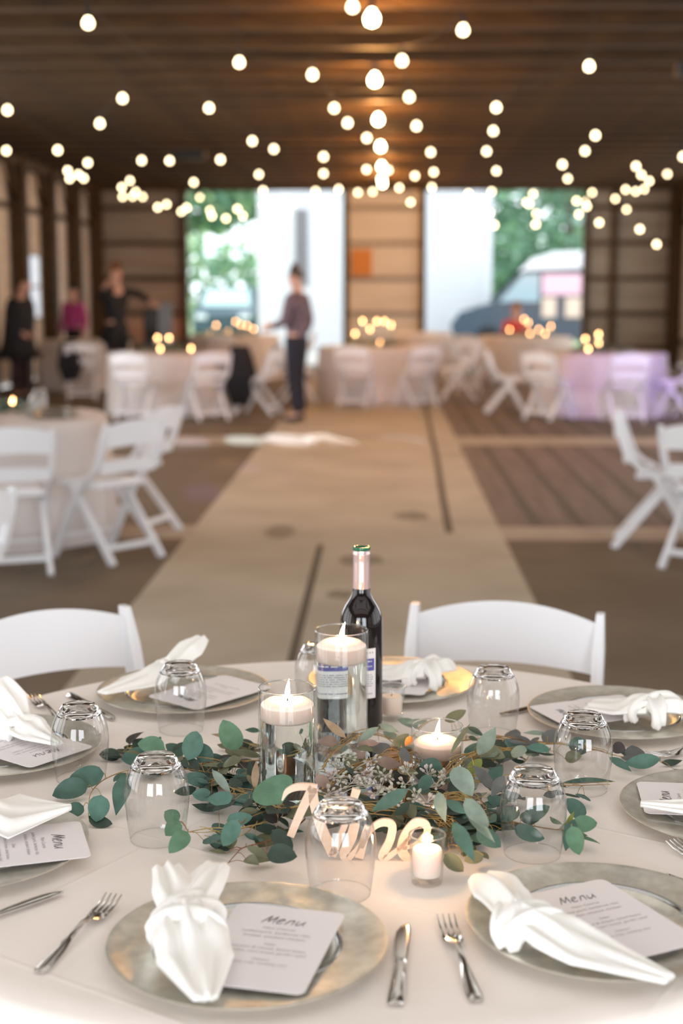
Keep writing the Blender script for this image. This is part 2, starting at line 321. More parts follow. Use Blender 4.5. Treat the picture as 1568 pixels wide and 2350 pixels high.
BRANCHES = {
 'B1': ([(-0.2149, 2.1185, 0.778), (-0.3105, 2.17, 0.7769), (-0.3794, 2.1649, 0.7758), (-0.4074, 2.1651, 0.7747), (-0.4358, 2.1244, 0.7736), (-0.4441, 2.0647, 0.7725), (-0.4293, 1.9768, 0.7714)], [
  ((-0.4518, 2.0832, 0.7782), (-0.5035, 2.0665, 0.7684), (0.12, -0.74, 0.66), 0.0347, 0, 4.79),
  ((-0.4314, 2.1079, 0.7901), (-0.4868, 2.1017, 0.7811), (-0.02, -0.75, 0.66), 0.0365, 0, 3.88),
  ((-0.4122, 1.988, 0.7994), (-0.4145, 1.9571, 0.7698), (0.24, -0.68, 0.69), 0.0318, 1, 4.66),
  ((-0.4428, 2.0077, 0.7744), (-0.4678, 1.9847, 0.768), (0.39, -0.62, 0.68), 0.0232, 0, 5.59),
  ((-0.4263, 1.9626, 0.7762), (-0.3908, 1.9589, 0.7654), (0.18, -0.59, 0.79), 0.0215, 5, 6.00),
  ((-0.3853, 2.0469, 0.8084), (-0.3913, 1.9889, 0.7672), (0.14, -0.58, 0.8), 0.0273, 0, 3.07),
  ((-0.3962, 2.112, 0.7869), (-0.4039, 2.1003, 0.7754), (0.2, -0.75, 0.63), 0.0162, 0, 2.96),
  ((-0.2536, 2.0327, 0.8236), (-0.2216, 1.9986, 0.7963), (0.03, -0.61, 0.8), 0.0142, 2, 0.57),
  ((-0.1998, 2.0811, 0.7844), (-0.2047, 2.1078, 0.8135), (0.12, -0.72, 0.68), 0.0121, 5, 0.00),
  ((-0.2276, 2.1185, 0.792), (-0.2069, 2.1213, 0.7856), (0.31, -0.6, 0.74), 0.0136, 0, 0.17)]),
 'B2': ([(-0.1911, 2.1598, 0.796), (-0.2457, 2.1532, 0.7927), (-0.2952, 2.1614, 0.7894), (-0.335, 2.1955, 0.7861), (-0.3817, 2.2438, 0.7828), (-0.424, 2.2661, 0.7795)], [
  ((-0.3777, 2.2195, 0.7835), (-0.4225, 2.2024, 0.7815), (0.27, -0.77, 0.59), 0.0326, 0, 3.95),
  ((-0.351, 2.2048, 0.7982), (-0.396, 2.2082, 0.8062), (0.06, -0.75, 0.66), 0.0310, 6, 3.46),
  ((-0.4111, 2.2912, 0.7668), (-0.4353, 2.295, 0.7714), (0.02, -0.7, 0.71), 0.0161, 5, 4.54),
  ((-0.3279, 2.244, 0.7736), (-0.3575, 2.251, 0.7911), (0.32, -0.56, 0.76), 0.0244, 0, 2.64),
  ((-0.3089, 2.1608, 0.7945), (-0.2986, 2.2031, 0.8292), (0.33, -0.65, 0.69), 0.0334, 1, 2.41),
  ((-0.2735, 2.1651, 0.7855), (-0.2956, 2.199, 0.8101), (-0.15, -0.64, 0.75), 0.0279, 0, 1.54),
  ((-0.1955, 2.2103, 0.7847), (-0.2457, 2.2115, 0.7934), (0.09, -0.77, 0.64), 0.0134, 3, 0.00),
  ((-0.2869, 2.2052, 0.7818), (-0.252, 2.2089, 0.778), (0.15, -0.77, 0.62), 0.0198, 0, 1.71),
  ((-0.2858, 2.1477, 0.7906), (-0.221, 2.1532, 0.7851), (0.12, -0.66, 0.74), 0.0089, 3, 1.84)]),
 'B3': ([(-0.1526, 2.2041, 0.796), (-0.1987, 2.2484, 0.7905), (-0.2231, 2.2783, 0.785), (-0.2566, 2.332, 0.7795)], [
  ((-0.2355, 2.2218, 0.7915), (-0.2618, 2.2515, 0.8335), (0.17, -0.75, 0.64), 0.0385, 6, 2.41),
  ((-0.2337, 2.261, 0.7965), (-0.2851, 2.274, 0.8016), (-0.12, -0.74, 0.67), 0.0094, 4, 2.46),
  ((-0.2078, 2.3378, 0.7874), (-0.2351, 2.3415, 0.7883), (-0.08, -0.75, 0.65), 0.0097, 0, 1.28),
  ((-0.2019, 2.2849, 0.7785), (-0.2449, 2.2838, 0.7777), (0.01, -0.74, 0.67), 0.0109, 5, 1.00)]),
 'B4': ([(-0.1156, 1.9328, 0.806), (-0.1471, 1.9384, 0.8016), (-0.1833, 1.9937, 0.7972), (-0.2232, 2.038, 0.7928), (-0.252, 2.0881, 0.7884), (-0.2913, 2.0797, 0.784)], [
  ((-0.2646, 2.0812, 0.7872), (-0.3046, 2.0806, 0.796), (0.18, -0.59, 0.79), 0.0267, 0, 4.34),
  ((-0.2543, 2.0281, 0.7838), (-0.2838, 2.0291, 0.7872), (0.05, -0.74, 0.67), 0.0208, 1, 4.33),
  ((-0.2179, 1.982, 0.8024), (-0.2533, 1.9688, 0.8003), (0.18, -0.62, 0.76), 0.0241, 1, 2.93),
  ((-0.141, 1.906, 0.8189), (-0.167, 1.9409, 0.8414), (-0.13, -0.6, 0.79), 0.0616, 6, 0.87),
  ((-0.1897, 2.0294, 0.7942), (-0.1895, 2.06, 0.8299), (-0.05, -0.76, 0.65), 0.0118, 4, 2.16)]),
 'B5': ([(-0.1436, 1.9748, 0.786), (-0.1712, 1.9262, 0.7833), (-0.2036, 1.909, 0.7805), (-0.2387, 1.9183, 0.7778), (-0.2735, 1.9094, 0.775)], [
  ((-0.2197, 1.9162, 0.7891), (-0.1832, 1.9226, 0.7936), (0, -0.58, 0.81), 0.0235, 1, 2.47),
  ((-0.1981, 1.8587, 0.8128), (-0.2147, 1.8276, 0.7875), (0.25, -0.69, 0.68), 0.0249, 1, 1.91),
  ((-0.1917, 1.8818, 0.7836), (-0.1675, 1.8821, 0.7749), (0.25, -0.68, 0.68), 0.0097, 0, 1.80),
  ((-0.2926, 1.9478, 0.7748), (-0.3133, 1.9528, 0.7884), (0.29, -0.67, 0.68), 0.0251, 6, 4.00),
  ((-0.2839, 1.8983, 0.7953), (-0.3002, 1.8745, 0.7827), (0.38, -0.62, 0.69), 0.0231, 6, 4.00),
  ((-0.264, 1.8428, 0.8014), (-0.2857, 1.8104, 0.7837), (0.33, -0.61, 0.72), 0.0248, 6, 4.00),
  ((-0.2425, 2.0147, 0.7685), (-0.2851, 2.0323, 0.7697), (-0.21, -0.57, 0.79), 0.0143, 5, 2.81),
  ((-0.2106, 1.9772, 0.7764), (-0.1817, 1.9895, 0.7841), (0.16, -0.76, 0.62), 0.0140, 5, 1.85)]),
 'B6': ([(-0.1103, 1.9473, 0.781), (-0.1317, 1.8928, 0.7793), (-0.1603, 1.869, 0.7777), (-0.1889, 1.852, 0.7761), (-0.1986, 1.8297, 0.7744), (-0.2086, 1.792, 0.7728)], [
  ((-0.1456, 1.9148, 0.7782), (-0.1807, 1.9075, 0.7814), (0.19, -0.57, 0.8), 0.0166, 5, 1.29),
  ((-0.151, 1.8668, 0.7957), (-0.1212, 1.8428, 0.7775), (-0.16, -0.71, 0.68), 0.0227, 5, 1.57),
  ((-0.153, 1.7956, 0.789), (-0.1123, 1.7943, 0.7876), (0.01, -0.62, 0.78), 0.0301, 5, 2.11),
  ((-0.1837, 1.8303, 0.7868), (-0.146, 1.8096, 0.7784), (-0.22, -0.68, 0.7), 0.0117, 3, 2.89),
  ((-0.1098, 1.9383, 0.791), (-0.1346, 1.9361, 0.7883), (-0.03, -0.63, 0.77), 0.0162, 3, 0.00)]),
 'B7': ([(-0.0909, 2.0778, 0.811), (-0.0774, 2.1654, 0.8075), (-0.055, 2.2388, 0.8039), (-0.0344, 2.2852, 0.8004), (0.0019, 2.2856, 0.7969), (0.0341, 2.2467, 0.7933), (0.0736, 2.383, 0.7898), (0.1251, 2.4344, 0.7863)], [
  ((-0.0579, 2.1855, 0.8262), (-0.0963, 2.2221, 0.847), (-0.23, -0.65, 0.72), 0.0140, 4, 1.99),
  ((-0.0371, 2.2337, 0.8035), (-0.0053, 2.2487, 0.8249), (-0.09, -0.75, 0.66), 0.0157, 2, 2.63),
  ((-0.0054, 2.2892, 0.8167), (0.028, 2.2885, 0.8037), (0.24, -0.72, 0.65), 0.0145, 2, 3.75),
  ((-0.0051, 2.2168, 0.8071), (-0.0375, 2.2127, 0.8096), (0.14, -0.76, 0.63), 0.0120, 7, 3.83),
  ((0.0195, 2.2111, 0.8049), (0.0428, 2.2275, 0.8203), (-0.09, -0.61, 0.79), 0.0226, 3, 4.64),
  ((0.0477, 2.2235, 0.8172), (0.0371, 2.2108, 0.8051), (0.13, -0.74, 0.66), 0.0113, 8, 5.41),
  ((0.0301, 2.1184, 0.8326), (0.0407, 2.0991, 0.8154), (-0.02, -0.67, 0.74), 0.0161, 9, 4.98),
  ((-0.0955, 1.9682, 0.839), (-0.0751, 1.9598, 0.8252), (0.11, -0.77, 0.63), 0.0176, 7, 0.00),
  ((0.0767, 2.3629, 0.7999), (0.0379, 2.3652, 0.7966), (-0.1, -0.63, 0.77), 0.0120, 2, 6.09),
  ((0.1076, 2.3531, 0.8033), (0.1436, 2.3611, 0.8205), (-0.18, -0.69, 0.7), 0.0209, 3, 6.70)]),
 'B8': ([(-0.0865, 1.9777, 0.816), (-0.051, 2.0745, 0.8091), (-0.0049, 2.1469, 0.8023), (0.0368, 2.1898, 0.7954), (0.0776, 2.1583, 0.7885)], [
  ((0.029, 2.1185, 0.8052), (-0.0149, 2.1145, 0.8152), (0.22, -0.72, 0.65), 0.0202, 7, 2.78),
  ((0.0719, 1.9969, 0.8307), (0.0538, 1.9772, 0.8163), (0.25, -0.71, 0.65), 0.0190, 0, 4.00)]),
 'B9': ([(-0.0988, 1.9686, 0.806), (-0.0478, 1.9466, 0.8016), (0.0021, 1.9424, 0.7972), (0.0518, 1.9383, 0.7928), (0.0947, 1.9257, 0.7884), (0.1078, 1.826, 0.784)], [
  ((0.0362, 1.8861, 0.8503), (-0.0146, 1.8618, 0.8262), (0.06, -0.77, 0.64), 0.0204, 0, 2.62),
  ((0.0388, 1.9167, 0.8201), (0.0173, 1.8968, 0.8069), (0.11, -0.63, 0.77), 0.0147, 5, 2.71),
  ((0.0391, 1.931, 0.8116), (0.045, 1.9107, 0.7969), (-0.19, -0.61, 0.77), 0.0160, 3, 2.72),
  ((0.0917, 1.7514, 0.855), (0.1172, 1.7047, 0.8205), (-0.18, -0.65, 0.74), 0.0200, 0, 4.06),
  ((0.1363, 1.8148, 0.7846), (0.1106, 1.8119, 0.7769), (-0.15, -0.64, 0.75), 0.0198, 3, 5.00),
  ((0.0828, 1.7915, 0.7936), (0.1077, 1.7786, 0.7763), (0.12, -0.71, 0.7), 0.0230, 3, 4.88),
  ((-0.0229, 1.9551, 0.7954), (-0.0481, 1.9612, 0.806), (0.15, -0.65, 0.75), 0.0188, 3, 1.50)]),
 'B10': ([(0.0786, 2.0011, 0.816), (0.1239, 2.1305, 0.8091), (0.1622, 2.1946, 0.8022), (0.2065, 2.2233, 0.7954), (0.2739, 2.246, 0.7885)], [
  ((0.1482, 2.1137, 0.8234), (0.1768, 2.1447, 0.8592), (-0.08, -0.72, 0.69), 0.0257, 2, 1.74),
  ((0.104, 2.0862, 0.8336), (0.1359, 2.1207, 0.8719), (-0.22, -0.63, 0.75), 0.0087, 3, 0.88),
  ((0.1015, 1.9563, 0.8569), (0.1276, 1.9299, 0.8252), (0.01, -0.76, 0.65), 0.0310, 2, 0.68),
  ((0.1366, 2.0371, 0.8328), (0.168, 2.0021, 0.8066), (-0.29, -0.73, 0.63), 0.0167, 9, 1.40),
  ((0.1461, 2.1642, 0.8193), (0.1943, 2.1641, 0.8034), (0.22, -0.71, 0.67), 0.0261, 3, 1.72),
  ((0.2726, 2.2246, 0.7971), (0.2298, 2.2181, 0.8017), (0.18, -0.67, 0.72), 0.0169, 1, 4.00)]),
 'B11': ([(0.1333, 2.2997, 0.786), (0.1862, 2.3258, 0.7842), (0.2361, 2.3094, 0.7823), (0.3009, 2.303, 0.7805), (0.3554, 2.2781, 0.7787), (0.3877, 2.2555, 0.7768), (0.4503, 2.2408, 0.775)], [
  ((0.1977, 2.2465, 0.8024), (0.2483, 2.2472, 0.7952), (0.1, -0.75, 0.66), 0.0142, 9, 1.37),
  ((0.282, 2.3417, 0.7861), (0.2384, 2.3346, 0.7895), (0.16, -0.64, 0.75), 0.0096, 2, 2.63),
  ((0.1419, 2.3033, 0.8092), (0.1706, 2.2944, 0.7941), (0.09, -0.77, 0.63), 0.0102, 5, 0.22),
  ((0.1427, 2.2776, 0.8007), (0.1588, 2.2698, 0.7959), (-0.19, -0.77, 0.61), 0.0079, 5, 0.23),
  ((0.4478, 2.2116, 0.7871), (0.3893, 2.2221, 0.7756), (-0.26, -0.71, 0.66), 0.0267, 1, 6.00),
  ((0.3637, 2.2045, 0.7915), (0.3963, 2.181, 0.776), (-0.07, -0.62, 0.78), 0.0153, 0, 4.60),
  ((0.3718, 2.2272, 0.803), (0.3924, 2.2192, 0.7985), (-0.07, -0.62, 0.78), 0.0239, 11, 4.61),
  ((0.3386, 2.2888, 0.7915), (0.3043, 2.2732, 0.7873), (0.17, -0.59, 0.79), 0.0173, 0, 3.65),
  ((0.206, 2.2603, 0.7995), (0.2411, 2.2511, 0.7843), (0.08, -0.76, 0.64), 0.0186, 9, 1.51)]),
 'B12': ([(0.0772, 1.9602, 0.811), (0.1161, 1.9838, 0.8027), (0.1406, 1.9711, 0.7945), (0.1457, 1.9079, 0.7863)], [
  ((0.0777, 1.8842, 0.8471), (0.0865, 1.8427, 0.8185), (-0.33, -0.58, 0.74), 0.0179, 2, 0.10),
  ((0.0903, 1.9198, 0.8221), (0.1195, 1.9119, 0.8049), (0.25, -0.65, 0.72), 0.0172, 1, 0.40),
  ((0.112, 1.8335, 0.8567), (0.1423, 1.8109, 0.826), (0.23, -0.66, 0.72), 0.0256, 2, 1.18),
  ((0.1101, 1.8387, 0.8437), (0.1499, 1.7998, 0.808), (0.1, -0.61, 0.78), 0.0163, 2, 1.28),
  ((0.1301, 1.8575, 0.8027), (0.1611, 1.8352, 0.7877), (-0.12, -0.66, 0.74), 0.0249, 0, 2.98)]),
 'B13': ([(0.1699, 1.9426, 0.786), (0.2118, 1.9282, 0.7823), (0.2542, 1.9223, 0.7787), (0.2724, 1.9438, 0.775)], [
  ((0.292, 1.9738, 0.7754), (0.2702, 1.9945, 0.7992), (-0.01, -0.76, 0.65), 0.0253, 0, 3.00),
  ((0.2649, 1.9034, 0.7894), (0.3017, 1.9113, 0.7944), (0.05, -0.7, 0.72), 0.0256, 6, 2.87),
  ((0.2526, 1.8156, 0.826), (0.2601, 1.7882, 0.7971), (-0.29, -0.73, 0.62), 0.0242, 6, 2.91),
  ((0.2682, 1.9028, 0.8024), (0.2537, 1.8769, 0.7649), (-0.24, -0.75, 0.61), 0.0218, 0, 3.00),
  ((0.2581, 1.9059, 0.7852), (0.2704, 1.9208, 0.8071), (-0.36, -0.66, 0.66), 0.0086, 10, 2.37),
  ((0.2013, 1.9474, 0.7845), (0.2403, 1.9553, 0.8015), (-0.23, -0.57, 0.79), 0.0249, 0, 0.68),
  ((0.1849, 1.9033, 0.7885), (0.227, 1.8976, 0.7753), (0.14, -0.67, 0.73), 0.0256, 0, 0.47),
  ((0.1952, 1.951, 0.7994), (0.169, 1.9322, 0.7867), (0.04, -0.59, 0.81), 0.0223, 0, 0.47)]),
 'B14': ([(0.0923, 2.0198, 0.796), (0.1345, 2.0776, 0.7927), (0.1808, 2.0786, 0.7894), (0.2302, 2.1089, 0.7861), (0.2821, 2.0961, 0.7828), (0.3509, 2.1113, 0.7795)], [
  ((0.1312, 2.0807, 0.8054), (0.1526, 2.0991, 0.8221), (0.07, -0.72, 0.7), 0.0186, 10, 1.00),
  ((0.1643, 2.0797, 0.7957), (0.1833, 2.0978, 0.8104), (-0.02, -0.61, 0.79), 0.0213, 0, 1.63),
  ((0.1794, 2.0066, 0.8284), (0.1586, 1.9792, 0.8062), (0.2, -0.7, 0.68), 0.0178, 9, 2.15),
  ((0.2828, 2.1525, 0.7641), (0.3643, 2.1435, 0.7724), (-0.15, -0.58, 0.8), 0.0109, 0, 3.87)]),
}
UMBELS = [(-0.0484, 2.108, 0.815), (-0.0706, 2.0669, 0.815), (-0.0214, 2.0985, 0.815), (-0.0767, 2.003, 0.815), (-0.0574, 2.0225, 0.815), (-0.0319, 2.0425, 0.815), (-0.0059, 2.0491, 0.815), (-0.0638, 1.9594, 0.815), (-0.0773, 1.9359, 0.815), (0.0104, 2.0302, 0.815), (0.0333, 2.0444, 0.815), (0.002, 1.9794, 0.815), (0.0456, 1.9448, 0.815), (0.059, 1.9364, 0.815), (0.0805, 2.0002, 0.815), (0.0698, 2.0262, 0.815), (0.0918, 2.0118, 0.815), (0.0238, 1.9477, 0.815), (0.0131, 1.9194, 0.815), (-0.0054, 1.9433, 0.815), (-0.0409, 2.0677, 0.815), (-0.0186, 2.0198, 0.815), (-0.0577, 2.0772, 0.815), (0.0391, 2.0027, 0.815), (-0.0489, 1.9908, 0.815), (-0.0233, 1.9787, 0.815)]
SEED_STEM = [(-0.0945, 2.0851, 0.805), (-0.0572, 2.0625, 0.805), (-0.0174, 2.029, 0.805), (0.0277, 2.0079, 0.805), (0.0861, 2.0264, 0.805)]
GLASSES = [(-0.3566, 2.4249), (-0.481, 2.1677), (-0.3187, 1.9198), (-0.0528, 1.7423), (0.2086, 1.8799), (0.3127, 2.1409), (0.1941, 2.4161), (-0.1181, 2.5766)]
FARCANDLES = [(-2.91, 18.32, 0.91), (-2.77, 18.38, 0.97), (-2.81, 17.90, 0.78), (-2.43, 17.96, 0.79), (-3.10, 25.51, 0.85), (-2.96, 25.23, 0.95), (-2.64, 25.44, 0.98), (-2.56, 25.58, 0.92), (-2.39, 24.95, 0.91), (-2.28, 25.02, 0.86), (-2.81, 25.51, 0.76), (-2.77, 25.51, 0.70), (-0.41, 20.26, 0.97), (-0.43, 20.38, 0.82), (-0.30, 20.08, 1.09), (-0.20, 20.38, 0.98), (-0.10, 19.96, 1.12), (0.01, 19.90, 1.09), (0.10, 20.38, 1.08), (-0.06, 20.08, 0.82), (2.16, 24.73, 0.89), (2.41, 24.80, 1.04), (2.47, 24.66, 0.99), (2.49, 24.73, 0.73), (2.66, 24.73, 0.89), (2.75, 24.52, 0.80), (2.85, 24.59, 0.95), (2.54, 18.15, 0.96), (2.69, 18.05, 1.01), (2.74, 18.35, 0.86), (2.56, 18.10, 0.83)]

# ------------------------------------------------------------------ folding chair
def rail_mesh(x0, zlo, zhi, arch, y, th, n=18, side=0):
    """curved back rail: arched top edge, bowed backwards"""
    b = MB(); rings = []
    for i in range(n+1):
        t = i/n*2-1; x = x0*t; bow = -.022*(1-t*t); top = zhi + arch*(1-t*t); lo = zlo + arch*.35*(1-t*t)
        yy = y + bow; lean = (.0)
        rings.append([(x, yy-th/2, lo), (x, yy+th/2, lo), (x, yy+th/2+(-.03)*(top-lo), top-.004), (x, yy, top), (x, yy-th/2+(-.03)*(top-lo), top-.004)])
    b.loft(rings); return b
def make_chair(name, label):
    t = thing(name, label, 'chair')
    TOP = Vector((0, -.26, .80)); FOOT = Vector((0, .23, 0))
    for sx in (-1, 1):
        b = MB(); pts = []
        # slanting side rail: from the rounded finial down to the front foot
        p0 = Vector((sx*.215, -.275, .805)); p1 = Vector((sx*.215, -.20, .58)); p2 = Vector((sx*.21, -.02, .42)); p3 = Vector((sx*.21, .23, .0))
        path = [p0, p1, Vector((sx*.212, -.13, .50)), p2, p3]
        rings = []
        for i, p in enumerate(catmull(path, 6)):
            w = .013; d = .024
            k = min(1, i/2.0); d *= (.55+.45*k); 
            q = .7+.3*k
            rings.append([(p.x-w*q, p.y-d, p.z), (p.x-w*.5*q, p.y-d*1.15, p.z), (p.x+w*.5*q, p.y-d*1.15, p.z), (p.x+w*q, p.y-d, p.z), (p.x+w*q, p.y+d, p.z), (p.x+w*.5*q, p.y+d*1.15, p.z), (p.x-w*.5*q, p.y+d*1.15, p.z), (p.x-w*q, p.y+d, p.z)])
        b.loft(rings); b.build('side_rail', M['chair'], t)
        b = MB(); b.bar((sx*.184, .07, .425), (sx*.184, -.27, .0), .028, .045, up=(0, 1, 0)); b.build('leg', M['chair'], t, bevel=.004)
        b = MB(); b.tube([(sx*.20, .0, .40), (sx*.165, .0, .40)], .007, 8); b.build('pivot_bolt', M['steel'], t)
    b = rail_mesh(.205, .665, .785, .035, -.262, .018); b.build('top_rail', M['chair'], t)
    b = rail_mesh(.205, .515, .585, .012, -.205, .014); b.build('lower_slat', M['chair'], t)
    b = MB(); b.box((0, .035, .435), (.375, .37, .03)); b.build('seat', M['chair'], t, bevel=.01)
    b = MB(); b.box((0, .035, .455), (.33, .32, .022)); b.build('seat_pad', M['chair'], t, bevel=.009)
    b = MB(); b.bar((-.205, .155, .13), (.205, .155, .13), .03, .018); b.build('front_stretcher', M['chair'], t, bevel=.003)
    b = MB(); b.bar((-.18, -.20, .09), (.18, -.20, .09), .035, .018, up=(0, 1, 0)); b.build('rear_stretcher', M['chair'], t, bevel=.003)
    return t
chair = make_chair('folding_chair', '')
def put_chair(x, y, face, label, group=None):       # face = point the seat looks at
    dx, dy = face[0]-x, face[1]-y
    return place(chair, USED, (x, y, 0), math.atan2(dy, dx)-PI/2, label, group)
# frame tables
put_chair(.225, 2.96, (.04, 2.15), 'white resin folding chair tucked at the laid table, behind the wine bottle')
put_chair(-.60, 2.88, (.02, 2.10), 'white resin folding chair tucked at the laid table beyond the far left plate')

# ------------------------------------------------------------------ the laid table
CX, CY, R = -.06, 2.15, .782
cl = MB(); rings = []
n = 220
def ripple(a): return .5+.5*math.sin(a*13+.9*math.sin(a*3)) + .25*math.sin(a*29+1)
prof = [(0, 0), (.3, 0), (.6, 0), (.74, 0), (.775, -.0015), (.784, -.006), (.789, -.014)]
for r_, z_ in prof[1:]:
    rings.append([(CX+r_*math.cos(2*PI*k/n), CY+r_*math.sin(2*PI*k/n), T+z_) for k in range(n)])
tb = thing('banquet_table', 'round banquet table under the white cloth nearest the camera', 'table', (CX, CY, 0))
b = MB(); b.lathe([(0, T-.030), (.765, T-.030), (.772, T-.016), (.765, T-.002), (0, T-.002)], 96); b.build('tabletop', M['wood'], tb)
for sx, sy in ((-1, -1), (1, -1), (-1, 1), (1, 1)):
    b = MB(); b.tube([(sx*.33, sy*.33, T-.03), (sx*.36, sy*.36, .0)], .014, 10); b.build('leg', M['steel'], tb)
for i in range(1, 14):
    h = i/13*.27; fl_ = (h/.735)
    ring = []
    for k in range(n):
        a = 2*PI*k/n; rr = .790 + fl_*.05 + ripple(a)*.055*fl_**.7
        ring.append((CX+rr*math.cos(a), CY+rr*math.sin(a), T-.014-h))
    rings.append(ring)
vs = [(CX, CY, T)] + [p for r_ in rings for p in r_]
fs = [(0, 1+k, 1+(k+1) % n) for k in range(n)] + [(1+i*n+k, 1+(i+1)*n+k, 1+(i+1)*n+(k+1) % n, 1+i*n+(k+1) % n) for i in range(len(rings)-1) for k in range(n)]
cl.add(vs, fs)
clm = M['cloth']
# ironed creases of the linen as shallow folds in its surface
nt = clm.node_tree; bsdf = nt.nodes['Principled BSDF']
tc = nt.nodes.new('ShaderNodeTexCoord'); mp = nt.nodes.new('ShaderNodeMapping'); mp.inputs['Rotation'].default_value = (0, 0, .55); mp.inputs['Location'].default_value = (.13, .05, 0)
nt.links.new(tc.outputs['Object'], mp.inputs[0])
nz = nt.nodes.new('ShaderNodeTexNoise'); nz.inputs['Scale'].default_value = 7; nz.inputs['Detail'].default_value = 3; nt.links.new(mp.outputs[0], nz.inputs[0])
sx_ = nt.nodes.new('ShaderNodeSeparateXYZ'); nt.links.new(mp.outputs[0], sx_.inputs[0])
hs = []
for out in ('X', 'Y'):
    a_ = nt.nodes.new('ShaderNodeMath'); a_.operation = 'PINGPONG'; a_.inputs[1].default_value = .19; nt.links.new(sx_.outputs[out], a_.inputs[0])
    m_ = nt.nodes.new('ShaderNodeMapRange'); m_.inputs[1].default_value = 0; m_.inputs[2].default_value = .006; m_.inputs[3].default_value = 1; m_.inputs[4].default_value = 0; m_.interpolation_type = 'SMOOTHSTEP'
    nt.links.new(a_.outputs[0], m_.inputs[0]); hs.append(m_)
ad = nt.nodes.new('ShaderNodeMath'); ad.operation = 'MAXIMUM'; nt.links.new(hs[0].outputs[0], ad.inputs[0]); nt.links.new(hs[1].outputs[0], ad.inputs[1])
ml = nt.nodes.new('ShaderNodeMath'); ml.operation = 'MULTIPLY_ADD'; ml.inputs[1].default_value = .12; nt.links.new(ad.outputs[0], ml.inputs[0])
nm = nt.nodes.new('ShaderNodeMath'); nm.operation = 'MULTIPLY'; nm.inputs[1].default_value = 1.0; nt.links.new(nz.outputs[0], nm.inputs[0]); nt.links.new(nm.outputs[0], ml.inputs[2])
bp2 = nt.nodes.new('ShaderNodeBump'); bp2.inputs['Distance'].default_value = .008; bp2.inputs['Strength'].default_value = .55; nt.links.new(ml.outputs[0], bp2.inputs['Height'])
old = [l for l in nt.links if l.to_socket == bsdf.inputs['Normal']][0].from_socket
nt.links.new(old, bp2.inputs['Normal']); nt.links.new(bp2.outputs[0], bsdf.inputs['Normal'])
tag(cl.build('tablecloth', clm, angle=80), 'white linen cloth over the laid round table nearest the camera, under plates and greenery', 'tablecloth')

# ------------------------------------------------------------------ charger plates, menus, napkins
def make_plate():
    t = thing('charger_plate', '', 'plate')
    b = MB(); b.lathe([(0, .0035), (.09, .0035), (.1, .0055), (.1045, .0105)], 72)
    b.build('well', M['galv'], t, angle=60)
    b = MB(); b.lathe([(.1045, .0105), (.1065, .0135), (.1095, .0140), (.1115, .0128)], 72); b.build('bead', M['galv_well'], t, angle=80)
    b = MB(); b.lathe([(.1115, .0128), (.135, .0142), (.157, .0168), (.162, .0182), (.1652, .0178), (.1650, .0162), (.160, .0150), (.112, .0108), (.104, .002), (.095, .0), (0, .0)], 96)
    b.build('rim', M['galv'], t, angle=60)
    return t
plate = make_plate()
PL = [
 (-.157, 1.57, 0.4, 'galvanised charger plate at the front, between the lone fork and the knife'),
 (.268, 1.645, 2.2, 'galvanised charger plate at the front right with the large knotted napkin and tilted menu'),
 (.52, 2.03, 1.1, 'galvanised charger plate cut off by the right frame edge, napkin corner over its menu'),
 (.43, 2.51, 3.0, 'galvanised charger plate at the far right of the laid table, dark leaf touching its front'),
 (.018, 2.715, .2, 'galvanised charger plate behind the wine bottle at the far side of the table'),
 (-.381, 2.635, 5.1, 'galvanised charger plate at the far left before the white chair, dark knife beside it'),
 (-.64, 2.29, 4.0, 'galvanised charger plate cut by the left frame edge, behind the left overturned glass'),
 (-.572, 1.855, 2.7, 'galvanised charger plate at the left edge below the long eucalyptus sprig, with sideways menu'),
]
for x, y, a, lab in PL: place(plate, USED, (x, y, T+.0005), a, lab, 'charger plates around the laid table')

# handwriting strokes for the heading
MENU = [
 [(0, 0), (.10, .35), (.20, .72), (.22, .74)], [(.21, .73), (.25, .40), (.30, .10)], [(.30, .10), (.42, .40), (.55, .75)], [(.55, .75), (.58, .40), (.63, .0)],
 [(.78, .22), (.95, .30), (1.08, .42), (1.0, .52), (.86, .46), (.78, .25), (.82, .06), (.95, .0), (1.12, .08)],
 [(1.28, .0), (1.34, .25), (1.38, .47)], [(1.36, .35), (1.48, .48), (1.60, .46), (1.62, .28), (1.66, .0)],
 [(1.84, .48), (1.82, .22), (1.88, .04), (2.0, .04), (2.14, .24), (2.20, .48)], [(2.20, .48), (2.20, .25), (2.28, .0)]]
LINES = [('Main Course', .0062), ('pulled pork, barbecue ribs,', .0062), ('brisket, smoked chicken', .0062), ('', .004), ('Sides', .0056), ('macaroni & cheese, baked beans,', .0056), ('coleslaw, corn bread, garden salad', .0056), ('', .004), ('Dessert', .0052), ('apple crisp, wedding cake', .0052)]
